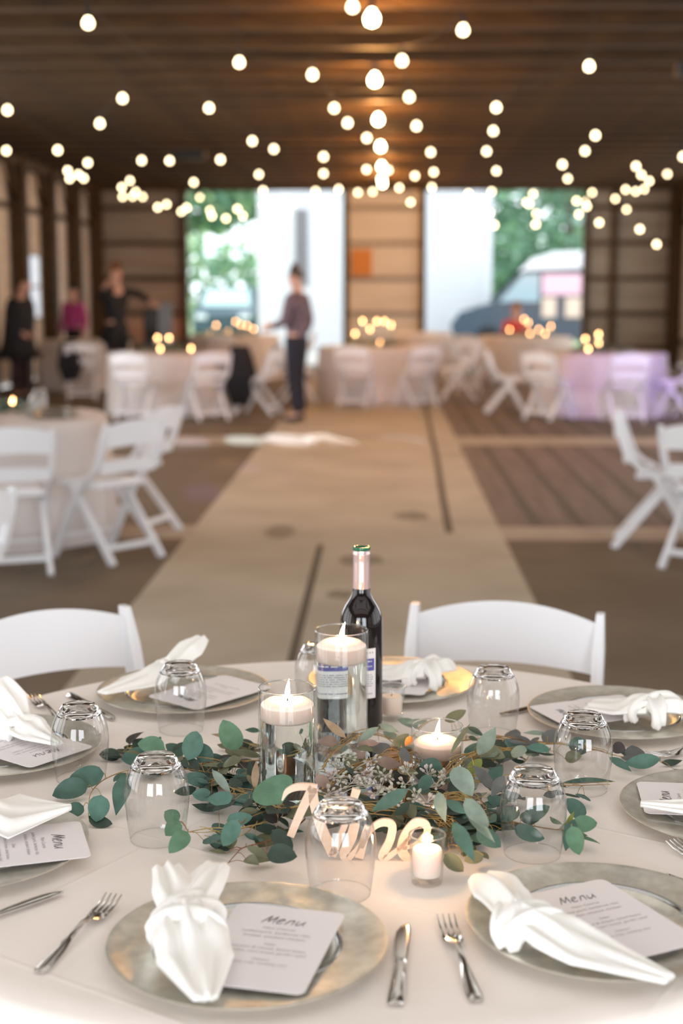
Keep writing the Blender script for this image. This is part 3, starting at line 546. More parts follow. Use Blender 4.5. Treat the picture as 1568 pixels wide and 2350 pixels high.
def make_menu():
    t = thing('menu_card', '', 'menu card')
    w, h, r_ = .068, .100, .010; poly = []
    for cx, cy_, a0 in ((w-r_, h-r_, 0), (-w+r_, h-r_, 90), (-w+r_, -h+r_, 180), (w-r_, -h+r_, 270)):
        for k in range(7):
            a = math.radians(a0+k*15); poly.append((cx+r_*math.cos(a), cy_+r_*math.sin(a)))
    b = MB(); b.prism(poly, 0, .0008); b.build('card', M['paper'], t, smooth=False)
    b = MB(); s = .0225
    for st_ in MENU:
        pts = catmull([((p[0]-1.14)*s + p[1]*s*.30, .055+p[1]*s*1.05, .0010) for p in st_], 6)
        b.tube(pts, [.00038+.00026*math.sin(PI*i/(len(pts)-1)) for i in range(len(pts))], 5)
    b.build('heading', M['ink'], t)
    y_ = .040; txt_mb = MB()
    for i, (txt, size) in enumerate(LINES):
        if txt:
            cu = bpy.data.curves.new('lettering', 'FONT'); cu.body = txt; cu.size = size*1.25; cu.align_x = 'CENTER'; cu.shear = .25
            o = bpy.data.objects.new('lettering', cu); COL.objects.link(o); bpy.context.view_layer.update()
            me = bpy.data.meshes.new_from_object(o.evaluated_get(bpy.context.evaluated_depsgraph_get()))
            txt_mb.add([(v.co.x, v.co.y+y_, .0010) for v in me.vertices], [tuple(p.vertices) for p in me.polygons])
            bpy.data.objects.remove(o)
        y_ -= size*1.75
    txt_mb.build('lettering', M['inkpale'], t, smooth=False)
    return t
menu = make_menu()
def put_menu(x, y, z, rz, label, tilt=(0, 0)):
    o = place(menu, USED, (x, y, z), rz, label, 'menu cards'); o.rotation_euler = (tilt[0], tilt[1], rz); return o
put_menu(-.130, 1.545, T+.0215, -.205, 'white Menu card lying straight on the front charger plate, readable heading', (.02, 0))
put_menu(.270, 1.628, T+.0215, .47, 'white Menu card under the big knotted napkin on the front right plate')
put_menu(-.505, 1.835, T+.0205, -1.25, 'white Menu card turned sideways on the left plate, its heading towards the leaves')
put_menu(.487, 2.045, T+.0205, 1.49, 'white Menu card turned sideways on the right-edge plate above a strip of napkin')
put_menu(-.325, 2.60, T+.0205, 2.45, 'white Menu card on the far left plate, partly seen through an overturned glass')
put_menu(.385, 2.50, T+.0205, 2.0, 'white Menu card on the far right plate before its napkin')
put_menu(-.60, 2.27, T+.0205, -2.2, 'white Menu card upside down on the left-edge plate behind an overturned glass')
put_menu(.035, 2.70, T+.0205, 2.9, 'white Menu card under the napkin on the plate behind the bottle')

def cloth_tail(mb, spine, ws, hs_, folds=4, seed=0, n=44, taper=.0):
    sp = catmull(spine, 10); m = len(sp); rings = []
    def itp(a, t):
        t *= len(a)-1; i = min(int(t), len(a)-2); return a[i]+(a[i+1]-a[i])*(t-i)
    rd = random.Random(seed); ph = rd.uniform(0, 6); side = None
    for i, p in enumerate(sp):
        t = i/(m-1); d = (sp[min(i+1, m-1)]-sp[max(i-1, 0)]).normalized()
        sd = Vector((d.y, -d.x, 0)); sd = sd.normalized() if sd.length > 1e-3 else Vector((1, 0, 0))
        up = sd.cross(d); up = up if up.z > 0 else -up
        w, h = itp(ws, t), itp(hs_, t); ring = []
        for k in range(n):
            th = 2*PI*k/n; c, s = math.cos(th), math.sin(th)
            u = c
            fold = (math.sin(u*folds*PI*.7+ph+t*2.2)*.5 + .35*math.sin(u*folds*2.9+ph*2-t*3)) * (h*.55+.0028)*(1-u*u*.6)
            z = s*h*(.55 if s < 0 else 1)*(1-.35*abs(c)**3) + (fold if s > 0 else fold*.3)
            x = c*w*(1+.05*math.sin(7*t+ph))
            ring.append(tuple(p + sd*x + up*z))
        rings.append(ring)
    mb.loft(rings)
def knot(mb, c, d, r, w, seed=0):
    """a band of cloth wrapped once over the neck at c, neck direction d"""
    c = Vector(c); d = Vector(d).normalized(); side = Vector((d.y, -d.x, 0)).normalized(); rings = []
    m = 30; n = 26; rd = random.Random(seed); ph = rd.uniform(0, 6)
    for i in range(m+1):
        a = -PI*.16 + (PI*1.32)*i/m
        pos = c + side*math.cos(a)*r*1.1 + Vector((0, 0, 1))*(math.sin(a)*r*.58)
        out = (side*math.cos(a)+Vector((0, 0, 1))*math.sin(a)).normalized(); ring = []
        ax = (d + side*.25*math.sin(a+ph)).normalized(); ww = w*(.55+.45*math.sin(max(0, min(PI, a+.5))))
        for k in range(n):
            th = 2*PI*k/n; x = math.cos(th)*ww; z = math.sin(th)*w*.42
            z += (.16*w*math.sin(x/w*6+ph+i*.18)+.08*w*math.sin(x/w*13-ph+i*.1)) if math.sin(th) > 0 else 0
            ring.append(tuple(pos+ax*x+out*z))
        rings.append(ring)
    mb.loft(rings)
def napkin(label, top, kn, tip, wt=.035, wk=.024, wp=.045, seed=1, hk=.02, top_h=.0, end=.012, two=False, zt=.012, bulge=1.0):
    z0 = T+.0225; top, kn, tip = Vector(top), Vector(kn), Vector(tip)
    root = thing('knotted_napkin', label, 'napkin', (kn.x, kn.y, z0), 0, 'knotted white napkins')
    def L(p, z): return (p.x-kn.x, p.y-kn.y, z)
    b = MB()
    mid = kn.lerp(tip, .5)
    cloth_tail(b, [L(kn, .020), L(kn.lerp(tip, .25), .017), L(mid, .012), L(tip, zt)], [wk*.8, wk*1.25, wp, end], [.018, .016, .009, .0035], 4, seed)
    b.build('long_tail', M['napkin'], root, angle=180)
    b = MB()
    m2 = kn.lerp(top, .5)
    if two:
        sd = Vector((top-kn)).normalized(); sd = Vector((-sd.y, sd.x))
        t1, t2 = top.to_2d()+sd*.028, top.to_2d()-sd*.034
        for tt, q in ((t1, 0), (t2, 1)):
            tt = Vector((tt.x, tt.y)); cloth_tail(b, [L(kn, .018), L(kn.to_2d().lerp(tt, .5), .020+top_h*.4), L(tt, .010+top_h)], [wk*.8, wt*.62, wt*.42], [.016, .010, .005], 3, seed+5+q)
    else:
        cloth_tail(b, [L(kn, .020), L(m2, .022+top_h*.4), L(top, .012+top_h)], [wk*.8, wt, wt*.55], [.020, .016, .007], 3, seed+7)
    b.build('short_tail', M['napkin'], root, angle=180)
    b = MB(); d = tip-kn; rot = Matrix.Rotation(.42, 3, 'Z'); dv = Vector((d.x, d.y, 0)).normalized()
    knot(b, Vector((0, 0, .010))-dv*wk*.25, rot @ dv, wk*1.02*bulge, wk*.72*bulge, seed)
    knot(b, Vector((0, 0, .012))+dv*wk*.35, rot.inverted() @ dv, wk*.98*bulge, wk*.68*bulge, seed+11)
    b.build('knot', M['napkin'], root, angle=180)
    return root
V = lambda x, y: Vector((x, y, 0))
napkin('white napkin knotted upright at the left half of the front charger plate', V(-.243, 1.695), V(-.230, 1.575), V(-.184, 1.392), .046, .036, .046, 1, two=True, top_h=.022, end=.012, bulge=.95)
napkin('large white napkin knotted across the front right plate, tail to the lower right', V(.128, 1.715), V(.165, 1.580), V(.312, 1.450), .036, .034, .046, 2, bulge=1.0, end=.012)
napkin('white napkin knotted on the plate behind the bottle, knot towards the right', V(.135, 2.735), V(.085, 2.675), V(-.035, 2.70), .035, .034, .055, 3, end=.03)
napkin('white napkin with its knot at the right of the far right plate', V(.545, 2.46), V(.475, 2.445), V(.375, 2.495), .045, .034, .050, 4, end=.035)
napkin('white napkin standing up at the far left plate, tail pointing left', V(-.365, 2.78), V(-.41, 2.69), V(-.520, 2.535), .034, .030, .045, 5, top_h=.045, end=.012)
napkin('white napkin with a raised corner on the left-edge plate behind the glass', V(-.665, 2.36), V(-.62, 2.32), V(-.530, 2.235), .045, .030, .030, 6, top_h=.075, end=.010)
napkin('white napkin with a broad flat corner spread over the left plate and menu', V(-.66, 1.88), V(-.60, 1.90), V(-.442, 1.925), .045, .030, .085, 7, end=.006, zt=.02)
napkin('white napkin strip across the right-edge plate below its sideways menu', V(.60, 1.955), V(.54, 1.95), V(.375, 1.985), .045, .030, .030, 8, end=.008)

# ------------------------------------------------------------------ cutlery
def strip_mesh(prof, th, sag=None):
    """prof: list of (y, halfwidth); z follows sag(y)"""
    b = MB(); rings = []
    for y, w, *zt in prof:
        z = zt[0] if zt else 0; t2 = zt[1] if len(zt) > 1 else th
        rings.append([(-w, y, z), (-w*.55, y, z+t2*.9), (0, y, z+t2), (w*.55, y, z+t2*.9), (w, y, z), (w*.5, y, z-t2*.35), (-w*.5, y, z-t2*.35)])
    b.loft(rings); return b
def make_fork():
    t = thing('fork', '', 'fork')
    strip_mesh([(-.100, .004, .002), (-.097, .0078, .002), (-.085, .0088, .003), (-.05, .0070, .005), (-.02, .0044, .009), (.012, .0030, .012), (.028, .0034, .010)], .0032).build('handle', M['steel'], t)
    strip_mesh([(.026, .0036, .0105), (.036, .0095, .0065), (.046, .0118, .0045), (.056, .0122, .0045)], .0018).build('neck', M['steel'], t)
    for k in range(4):
        x = -.0102+k*.0068; b = MB()
        b.tube([(x, .054, .0052), (x, .07, .0050), (x*1.02, .085, .0075), (x*1.05, .1, .0125)], [.0022, .0019, .0016, .0007], 8); b.build('tine', M['steel'], t)
    return t
def make_knife():
    t = thing('table_knife', '', 'knife')
    strip_mesh([(-.100, .006, .003), (-.096, .0095, .003), (-.07, .0088, .004), (-.02, .0072, .004), (-.002, .0064, .004)], .0045).build('handle', M['steel'], t)
    strip_mesh([(-.004, .0078, .0045), (.001, .0078, .0045)], .005).build('bolster', M['steel'], t)
    b = MB(); rings = []
    for y, l, r_ in [(.0, -.006, .006), (.02, -.0085, .0068), (.05, -.0105, .0070), (.075, -.010, .0070), (.09, -.006, .0060), (.098, .001, .0035)]:
        rings.append([(l, y, .0045), (l*.2+r_*.8, y, .0062), (r_, y, .0050), (r_, y, .0038), (l*.2, y, .0034)])
    b.loft(rings); b.build('blade', M['steel'], t); return t
fork = make_fork(); knife = make_knife()
def lay(proto, tip, end, label, group):
    dx, dy = tip[0]-end[0], tip[1]-end[1]; d = math.hypot(dx, dy); ux, uy = dx/d, dy/d
    cx, cy_ = tip[0]-ux*.1, tip[1]-uy*.1
    return place(proto, USED, (cx, cy_, T+.001), math.atan2(dy, dx)-PI/2, label, group)
lay(fork, (-.340, 1.703), (-.391, 1.507), 'silver fork alone on the cloth left of the front charger plate', 'forks')
lay(fork, (.079, 1.655), (.105, 1.454), 'silver fork between the lone front knife and the front right plate', 'forks')
lay(fork, (.442, 2.285), (.52, 2.325), 'silver fork at the right frame edge pointing at a big eucalyptus leaf', 'forks')
lay(fork, (.405, 1.905), (.47, 1.80), 'silver fork whose tines enter at the right frame edge before the right-edge plate', 'forks')
lay(fork, (-.664, 2.60), (-.575, 2.45), 'silver fork near the left-edge plate, half hidden by its raised napkin', 'forks')
lay(knife, (.030, 1.646), (.016, 1.448), 'silver table knife lying between the front plate and the fork, blade towards the votive', 'knives')
lay(knife, (-.410, 1.727), (-.52, 1.61), 'silver table knife entering from the left frame edge in front of the left plate', 'knives')
lay(knife, (-.483, 2.468), (-.60, 2.63), 'dark looking table knife lying diagonally left of the far left plate', 'knives')
lay(knife, (.215, 2.520), (.34, 2.62), 'table knife seen beside the far overturned glass, left of the far right plate', 'knives')
lay(knife, (.375, 1.803), (.45, 1.72), 'table knife with golden gleam at the right edge above the front right plate', 'knives')
lay(knife, (.452, 2.195), (.66, 2.205), 'table knife mostly hidden behind the rim of the right-edge plate', 'knives')

# ------------------------------------------------------------------ overturned stemless glasses
def make_glass():
    t = thing('stemless_wine_glass', '', 'glass')
    H_ = .122
    WALL = [(.0383, 0), (.0392, .004), (.0405, .012), (.0435, .035), (.0458, .058), (.0460, .070), (.0447, .082), (.0425, .092), (.0392, .1005), (.0362, .1070)]
    BASE = [(.0362, .1070), (.0345, .110), (.0295, .118), (.0268, .1215), (.0250, .122), (.020, .1214), (.012, .1200), (0, .1195)]
    BIN = [(0, .1135), (.014, .1132), (.024, .1120), (.0305, .1095), (.0357, .1065)]
    out = [(.0385, 0), (.0405, .012), (.0435, .035), (.0458, .058), (.0460, .070), (.0445, .084), (.0405, .098), (.0345, .110), (.0295, .118), (.0268, .1215), (.0250, .122), (.020, .1214), (.012, .1200), (0, .1195)]
    inn = [(0, .1080), (.014, .1075), (.024, .1045), (.0315, .0985), (.0385, .0900), (.0425, .0810), (.0443, .070), (.0441, .058), (.0420, .035), (.0390, .012), (.0372, .0002)]
    b = MB(); b.lathe(WALL, 64); o = b.build('bowl', M['bowl'], t, angle=180)
    b = MB(); b.lathe([(.0378, .0004), (.0378, .0012), (.0386, .0014), (.0388, .0004)], 64, closed=True); b.build('rim', M['bowl'], t, angle=180)
    b = MB(); b.lathe(BASE+BIN, 64, closed=True); o = b.build('base', M['glass'], t, angle=180)
    return t
glass = make_glass()
GL = ['overturned stemless glass before the far left plate, behind the garland', 'overturned stemless glass before the left-edge plate, nearest the left frame side',
 'overturned stemless glass at the left of the garland with two round leaves touching it', 'overturned stemless glass at the front, in front of the wooden script sign',
 'overturned stemless glass standing in the right end of the garland, above the front right plate', 'overturned stemless glass before the far right plate, garland passing behind it',
 'overturned stemless glass between the low floating candle and the far right plate', 'overturned stemless glass almost hidden behind the tall candle vase']
for (x, y), lab in zip(GLASSES, GL): place(glass, USED, (x, y, T+.0006), x*7, lab, 'overturned stemless glasses')

# ------------------------------------------------------------------ candles
def flame_mesh(h, r_, lean=0):
    b = MB(); b.lathe([(0, 0), (r_*.55, h*.06), (r_*.95, h*.20), (r_, h*.32), (r_*.8, h*.52), (r_*.5, h*.72), (r_*.22, h*.9), (0, h)], 16)
    b.v = [(x+lean*(z/h)**2*h, y, z) for x, y, z in b.v]; return b
def candle_light(parent, z, power, r_=.008):
    l = bpy.data.lights.new('candle_light', 'POINT'); l.energy = power; l.color = (1, .56, .26); l.shadow_soft_size = r_
    o = bpy.data.objects.new('candle_light', l); COL.objects.link(o); o.parent = parent; o.location = (0, 0, z)
def floating(name, label, x, y, r_, h, water, disc_h=.030, power=.9, lean=.1):
    t = thing(name, label, 'candle vase', (x, y, T+.008))
    b = MB(); b.lathe([(0, .0), (r_-.003, 0), (r_, .003), (r_, h-.001), (r_-.0006, h), (r_-.0018, h-.0004), (r_-.0018, h-.0022)], 56); b.build('glass_cylinder', M['thin'], t, angle=60)
    b = MB(); b.lathe([(r_-.0021+.0012*math.cos(a)+.0008, h+.0012*math.sin(a)) for a in [2*PI*k/10 for k in range(10)]], 64, closed=True); b.build('rim', M['glass'], t, angle=180)
    b = MB(); b.lathe([(0, .0085), (r_-.0026, .0085), (r_-.0026, water), (0, water)], 56, closed=False); b.build('water', M['water'], t, angle=40)
    zb = water-disc_h*.78
    rd = r_*.93
    b = MB(); b.lathe([(0, zb), (rd*.86, zb), (rd*.95, zb+.004), (rd, zb+disc_h*.75), (rd*.985, zb+disc_h*.80), (rd*.80, zb+disc_h*.98), (rd*.55, zb+disc_h*1.06), (.008, zb+disc_h*.98), (0, zb+disc_h*.95)], 48)
    w = b.build('floating_candle', M['wax'], t, angle=50)
    zt = zb+disc_h*.95
    b = MB(); b.tube([(0, 0, zt-.002), (.001, 0, zt+.006), (.003, 0, zt+.009)], .0009, 6); b.build('wick', M['wick'], w)
    b = flame_mesh(.031, .0040, lean); b.v = [(x_, y_, z_+zt+.004) for x_, y_, z_ in b.v]; b.build('flame', M['flame'], w)
    candle_light(t, zt+.022, power)
    return t
floating('floating_candle_vase', 'tall glass cylinder with floating lit candle, standing left beside the big round leaf', -.1434, 2.0736, .0438, .172, .146, power=.35)
floating('floating_candle_vase', 'tallest glass cylinder with floating lit candle directly before the wine bottle', -.0696, 2.3452, .0455, .196, .169, disc_h=.034, power=.35, lean=.2)
floating('floating_candle_vase', 'low glass cylinder with floating lit candle among the leaves right of the bottle', .0887, 2.2095, .0418, .072, .044, disc_h=.026, power=.35, lean=.12)
def votive(label, x, y, r_, h, lit, power=.9):
    t = thing('votive_candle', label, 'votive candle', (x, y, T+.0006))
    b = MB(); b.lathe([(0, 0), (r_*.80, 0), (r_*.84, .004), (r_, h-.001), (r_*.98, h), (r_*.93, h-.001), (r_*.78, .011), (0, .010)], 48); b.build('glass_cup', M['thin'], t, angle=60)
    b = MB(); b.lathe([(r_-.0012+.0011*math.cos(a), h+.0011*math.sin(a)) for a in [2*PI*k/10 for k in range(10)]], 56, closed=True); b.build('rim', M['glass'], t, angle=180)
    b = MB(); b.lathe([(0, .0115), (r_*.74, .0115), (r_*.76, .014), (r_*.80, h*.66), (r_*.72, h*.71), (r_*.25, h*.70), (0, h*.68)], 40); w = b.build('candle', M['wax'], t, angle=50)
    b = MB(); b.tube([(0, 0, h*.67), (.0005, 0, h*.74)], .0008, 6); b.build('wick', M['wick'], w)
    if lit:
        b = flame_mesh(.023, .0036); b.v = [(x_, y_, z_+h*.70) for x_, y_, z_ in b.v]; b.build('flame', M['flame'], w)
        candle_light(t, h*.70+.016, power)
    return t
votive('lit votive candle in a small clear cup beside the wooden script sign', .0598, 1.780, .0248, .066, True, .5)
votive('unlit cream votive in a small clear cup right behind the wine bottle', .0165, 2.5035, .0250, .062, False)

# ------------------------------------------------------------------ wine bottle
t = thing('wine_bottle', 'dark wine bottle with pale pink foil neck and green lip behind the tallest candle', 'bottle', (-.0377, 2.4548, T+.0006))
b = MB(); b.lathe([(0, .012), (.026, .002), (.034, 0), (.0375, .004), (.0378, .01), (.0378, .185), (.0372, .198), (.0345, .211), (.0285, .223), (.0205, .235), (.0160, .246), (.0148, .256), (.0146, .262)], 56)
b.build('body', M['bottle'], t, angle=60)
b = MB(); b.lathe([(.0149, .250), (.0152, .2505), (.0150, .268), (.0147, .300), (.0146, .3115), (.0150, .312), (.0150, .3155), (.0146, .316), (.0146, .3205)], 40); b.build('foil_capsule', M['foil'], t, angle=60)
b = MB(); b.lathe([(.0140, .3205), (.0152, .3215), (.0158, .3245), (.0154, .3265), (.0125, .3272), (.0095, .3262), (.0095, .318), (0, .317)], 40); b.build('lip', M['green'], t, angle=60)
def patch(a0, a1, z0, z1, r_, n=24):
    b = MB(); vs = []
    for i in range(n+1):
        a = a0+(a1-a0)*i/n; vs += [(r_*math.cos(a), r_*math.sin(a), z0), (r_*math.cos(a), r_*math.sin(a), z1)]
    b.add(vs, [(2*i, 2*i+2, 2*i+3, 2*i+1) for i in range(n)]); return b
A0, A1 = -3.0, -.84
lb = patch(A0, A1, .062, .152, .0381); lo = lb.build('label', M['label'], t)
patch(A0+.08, A1-.08, .112, .134, .0383).build('blue_band', M['blue'], lo)
b = MB()
rnd = random.Random(5)
for z, hh in ((.143, .0035), (.128, .0022), (.119, .0022), (.104, .0014), (.100, .0014), (.096, .0014), (.092, .0014), (.088, .0014), (.084, .0014), (.070, .0018)):
    a = A0+.14
    while a < A1-.2:
        w_ = rnd.uniform(.03, .12) if hh < .003 else .05
        p = patch(a, a+w_, z, z+hh, .0385, 3); b.add(p.v, p.f, 1 if z > .11 and z < .135 else 0); a += w_+rnd.uniform(.02, .04) if hh < .003 else .13
b.build('label_print', [M['grey'], M['label']], lo, smooth=False)

# ------------------------------------------------------------------ mirror tray under the greenery
t = thing('mirror_tray', 'round mirror tray with pale edge under the candle vases and greenery', 'tray', (-.035, 2.175, T+.0005))
b = MB(); b.lathe([(0, .0), (.186, .0), (.186, .004), (0, .0062)], 80); b.build('mirror', M['tray'], t, angle=30)
b = MB(); b.lathe([(.182, .0066), (.189, .0050), (.189, 0), (.182, 0)], 80, closed=True); b.build('edge', M['trayrim'], t, angle=30)

# ------------------------------------------------------------------ wooden script table number
def ribbon(mb, pts, ws, d=.0062, s=.000596, n=8):
    ws = [w*1.0 for w in ws]
    P = catmull([(x, y, 0) for x, y in pts], n); m = len(P); L, Rr = [], []
    for i, p in enumerate(P):
        dd = (P[min(i+1, m-1)]-P[max(i-1, 0)]).normalized(); q = i/(m-1)*(len(ws)-1); k = min(int(q), len(ws)-2); w = (ws[k]+(ws[k+1]-ws[k])*(q-k))/2
        nn = Vector((-dd.y, dd.x, 0)); L.append(p+nn*w); Rr.append(p-nn*w)
    def c(p, y): return ((p.x-830)*s, y, (1977-p.y)*s)
    rings = [[c(L[i], 0), c(Rr[i], 0), c(Rr[i], d), c(L[i], d)] for i in range(m)]
    mb.loft(rings)
sg = MB()
ribbon(sg, [(649, 1840), (660, 1820), (682, 1809), (708, 1808), (729, 1812)], [3, 12, 16, 16, 18])
ribbon(sg, [(722, 1808), (700, 1850), (680, 1895), (668, 1925)], [24, 20, 18, 17])
ribbon(sg, [(719, 1812), (724, 1850), (742, 1910), (768, 1966)], [20, 22, 24, 26])
ribbon(sg, [(764, 1970), (782, 1925), (803, 1868), (820, 1812)], [18, 14, 14, 20])
ribbon(sg, [(817, 1890), (808, 1925), (792, 1962), (800, 1974), (826, 1945), (842, 1905)], [22, 24, 22, 16, 10, 8])
ribbon(sg, [(846, 1898), (836, 1935), (826, 1974)], [16, 18, 20])
ribbon(sg, [(832, 1950), (852, 1908), (878, 1890), (901, 1896), (897, 1930), (880, 1966), (888, 1972), (920, 1948), (945, 1918)], [8, 13, 17, 19, 19, 20, 16, 10, 8])
ribbon(sg, [(925, 1950), (955, 1940), (980, 1915), (978, 1893), (955, 1890), (932, 1920), (925, 1955), (945, 1977), (975, 1972), (1003, 1950)], [8, 11, 15, 18, 20, 22, 24, 20, 13, 8])
o = sg.build('script_sign', M['wood'], smooth=False); o.location = (-.0285, 1.850, T+.0012); o.rotation_euler = (-.06, 0, 0)
tag(o, 'light wooden cut-out script sign reading Nine standing before the greenery', 'table sign')

# ------------------------------------------------------------------ eucalyptus garland
def add_leaf(mb, b_, t_, nrm, w, mi, lance=False, rd=random):
    b_, t_, nrm = Vector(b_), Vector(t_), Vector(nrm).normalized(); d = t_-b_; L = d.length; d.normalize()
    nrm = (nrm-d*nrm.dot(d)).normalized(); s = d.cross(nrm); m = 9; vs = []; asp = w/max(L, 1e-4)
    cup = rd.uniform(-.10, .16); bend = rd.uniform(-.10, .12)
    for i in range(m+1):
        u = i/m
        if asp > .5: wd = (math.sin(PI*min(1, u**.82))**.62)      # round leaf
        else: wd = math.sin(PI*u**.85)**.95                       # lance leaf
        if i == 0: wd = .02
        if i == m: wd = .03 if asp > .5 else 0.01
        c = b_+d*(L*u)+nrm*(bend*L*4*u*(1-u))
        for k in (-1, -.5, 0, .5, 1):
            vs.append(c+s*(k*w/2*wd)+nrm*(cup*w*wd*(k*k) - (.0006 if k == 0 else 0)))
    fs = [(i*5+k, i*5+k+1, (i+1)*5+k+1, (i+1)*5+k) for i in range(m) for k in range(4)]
    mb.add([tuple(v) for v in vs], fs, mi)
def tuck(p, z=T+.0045): return Vector((p[0], p[1], max(p[2], z)))
BL = dict(B1='long eucalyptus sprig reaching out left past two overturned glasses, round leaves at its end', B2='eucalyptus branch with a bright green leaf at the upper left of the garland',
 B3='short eucalyptus twig with one round leaf standing left behind the tall left vase', B4='eucalyptus branch with a very large round leaf before the tall left vase',
 B5='eucalyptus branch at the lower left whose leaf pair touches an overturned glass', B6='reddish eucalyptus twig with dark leaves left of the script sign',
 B7='dry eucalyptus branch with tan curled leaf at the foot of the wine bottle', B8='straw coloured twigs with taupe leaves between bottle and low candle',
 B9='eucalyptus branch crossing behind the script sign to beneath the votive', B10='eucalyptus branch with pale upright leaf right of the low floating candle',
 B11='long eucalyptus branch running right to the far right plate', B12='eucalyptus branch with pale hanging leaves at the right front of the garland',
 B13='eucalyptus branch ending in three round green leaves at the right end of the garland', B14='eucalyptus branch of slate leaves passing behind two overturned glasses on the right')
rnd = random.Random(21)
fillN = dict(B1=1, B2=52, B3=12, B4=58, B5=9, B6=7, B7=14, B8=30, B9=64, B10=36, B11=20, B12=34, B13=10, B14=30)
pal = dict(B1=[0, 0, 1], B2=[0, 5, 3, 5, 5, 11], B3=[5, 3, 0], B4=[5, 3, 0, 5, 5, 11], B5=[1, 0], B6=[5, 3], B7=[2, 3, 7, 2], B8=[7, 3, 5, 9], B9=[5, 3, 5, 0, 3, 9], B10=[9, 2, 0, 3, 5], B11=[9, 2, 5, 9], B12=[9, 0, 5, 2, 0], B13=[0, 6], B14=[9, 0, 5, 9])
for key, (stem, leaves) in BRANCHES.items():
    t = thing('eucalyptus_branch', BL[key], 'eucalyptus branch', (stem[0][0], stem[0][1], T+.005), 0, 'eucalyptus garland around the candles')
    O = Vector(t.location); S = [Vector(p) for p in stem]; C = catmull(S, 8); sb = MB(); nst = 1 if key in ('B1', 'B3', 'B6', 'B13') else 4 if key not in ('B8', 'B9', 'B10', 'B12') else 12
    for q in range(nst):
        a_ = [rnd.uniform(-.018, .018)*(q > 0) for _ in range(3)]; i0 = 0 if q == 0 else rnd.randint(0, len(C)//4); i1 = len(C) if q == 0 else rnd.randint(len(C)*2//3, len(C))
        pts = []
        for i in range(i0, i1):
            k = i/len(C); p = C[i]; pts.append(tuck((p.x+a_[0]*math.sin(5*k+q)+.002*rnd.uniform(-1, 1)*(q > 0), p.y+a_[1]*math.cos(4*k+q), p.z+a_[2]*.6*math.sin(7*k+q)))-O)
        if len(pts) > 2: sb.tube(pts, [max(.0005, (.0013 if q == 0 else .0010)*(1-.55*i/len(pts))) for i in range(len(pts))], 6)
    lm = MB()
    for b_, t_, nr, w, mi, at in leaves:
        b_, t_ = tuck(b_, T+.006), tuck(t_, T+.006); i = min(int(at*8), len(C)-1); a0 = C[i]
        mid = a0.lerp(b_, .55)+Vector((0, 0, .004)); sb.tube([p-O for p in catmull([a0, mid, b_], 5)], .00055, 5)
        add_leaf(lm, b_-O, t_-O, nr, w, mi, rd=rnd)
    for q in range(fillN[key]):
        i = rnd.randint(len(C)//8, len(C)-1); a0 = C[i]; ang = rnd.uniform(0, 2*PI); dst = rnd.uniform(.008, .028)
        base = a0+Vector((math.cos(ang)*dst, math.sin(ang)*dst, rnd.uniform(-.022, .004))); L = rnd.uniform(.026, .044); w = L*rnd.choice((.38, .5, .75, .85))
        el = rnd.uniform(-.15, .35); d = Vector((math.cos(ang+rnd.uniform(-.5, .5))*math.cos(el), math.sin(ang+rnd.uniform(-.5, .5))*math.cos(el), math.sin(el)))
        tip = base+d*L; base, tip = tuck(base, T+.008), tuck(tip, T+.010)
        nr = Vector((rnd.uniform(-.5, .5), rnd.uniform(-.9, .1), 1)); c_ = rnd.choice(pal[key])
        if abs(base.x-.0598) < .03 and abs(base.y-1.78) < .04: continue
        if any(math.hypot(p.x-gx, p.y-gy) < .050 for gx, gy in GLASSES for p in (base, tip)) : continue
        if any(math.hypot(p.x-vx, p.y-vy) < .047 for vx, vy in ((-.1434, 2.0736), (-.0696, 2.3452), (.0887, 2.2095)) for p in (base, tip)): continue
        sb.tube([p-O for p in catmull([a0, a0.lerp(base, .5)+Vector((0, 0, .003)), base], 4)], .0005, 5)
        add_leaf(lm, base-O, tip-O, nr, w, c_, rd=rnd)
    sb.build('stem', M['redtwig'] if key == 'B6' else M['twig'], t)
    lm.build('foliage', LEAF, t, angle=180)
# seeded eucalyptus
t = thing('seeded_eucalyptus', 'spray of seeded eucalyptus with pale seed pods in front of the bottle', 'seeded eucalyptus', (SEED_STEM[0][0], SEED_STEM[0][1], T+.005))
O = Vector(t.location); C = catmull([Vector(p) for p in SEED_STEM], 10); sb = MB(); sd = MB()
sb.tube([p-O for p in C], .0014, 6)
for u in UMBELS:
    u = Vector(u)+Vector((rnd.uniform(-.006, .006), rnd.uniform(-.006, .006), rnd.uniform(-.004, .008))); a0 = min(C, key=lambda p: (p-u).length)
    sb.tube([p-O for p in catmull([a0, a0.lerp(u, .5)+Vector((0, 0, .004)), u], 5)], .0008, 5)
    for q in range(9):
        a = rnd.uniform(0, 2*PI); e = rnd.uniform(-.3, 1.1); d = Vector((math.cos(a)*math.cos(e), math.sin(a)*math.cos(e)-.3, math.sin(e))).normalized(); L = rnd.uniform(.007, .012)
        p = u+d*L; sb.tube([u-O, p-O], .00045, 5)
        q0 = p-O; sd.tube([q0-d*.0005, q0+d*.0012, q0+d*.0034, q0+d*.0058, q0+d*.0066], [.0006, .0017, .0023, .0013, .0004], 8)
sb.build('stem', M['seed'], t); sd.build('seed_pods', M['seed'], t)

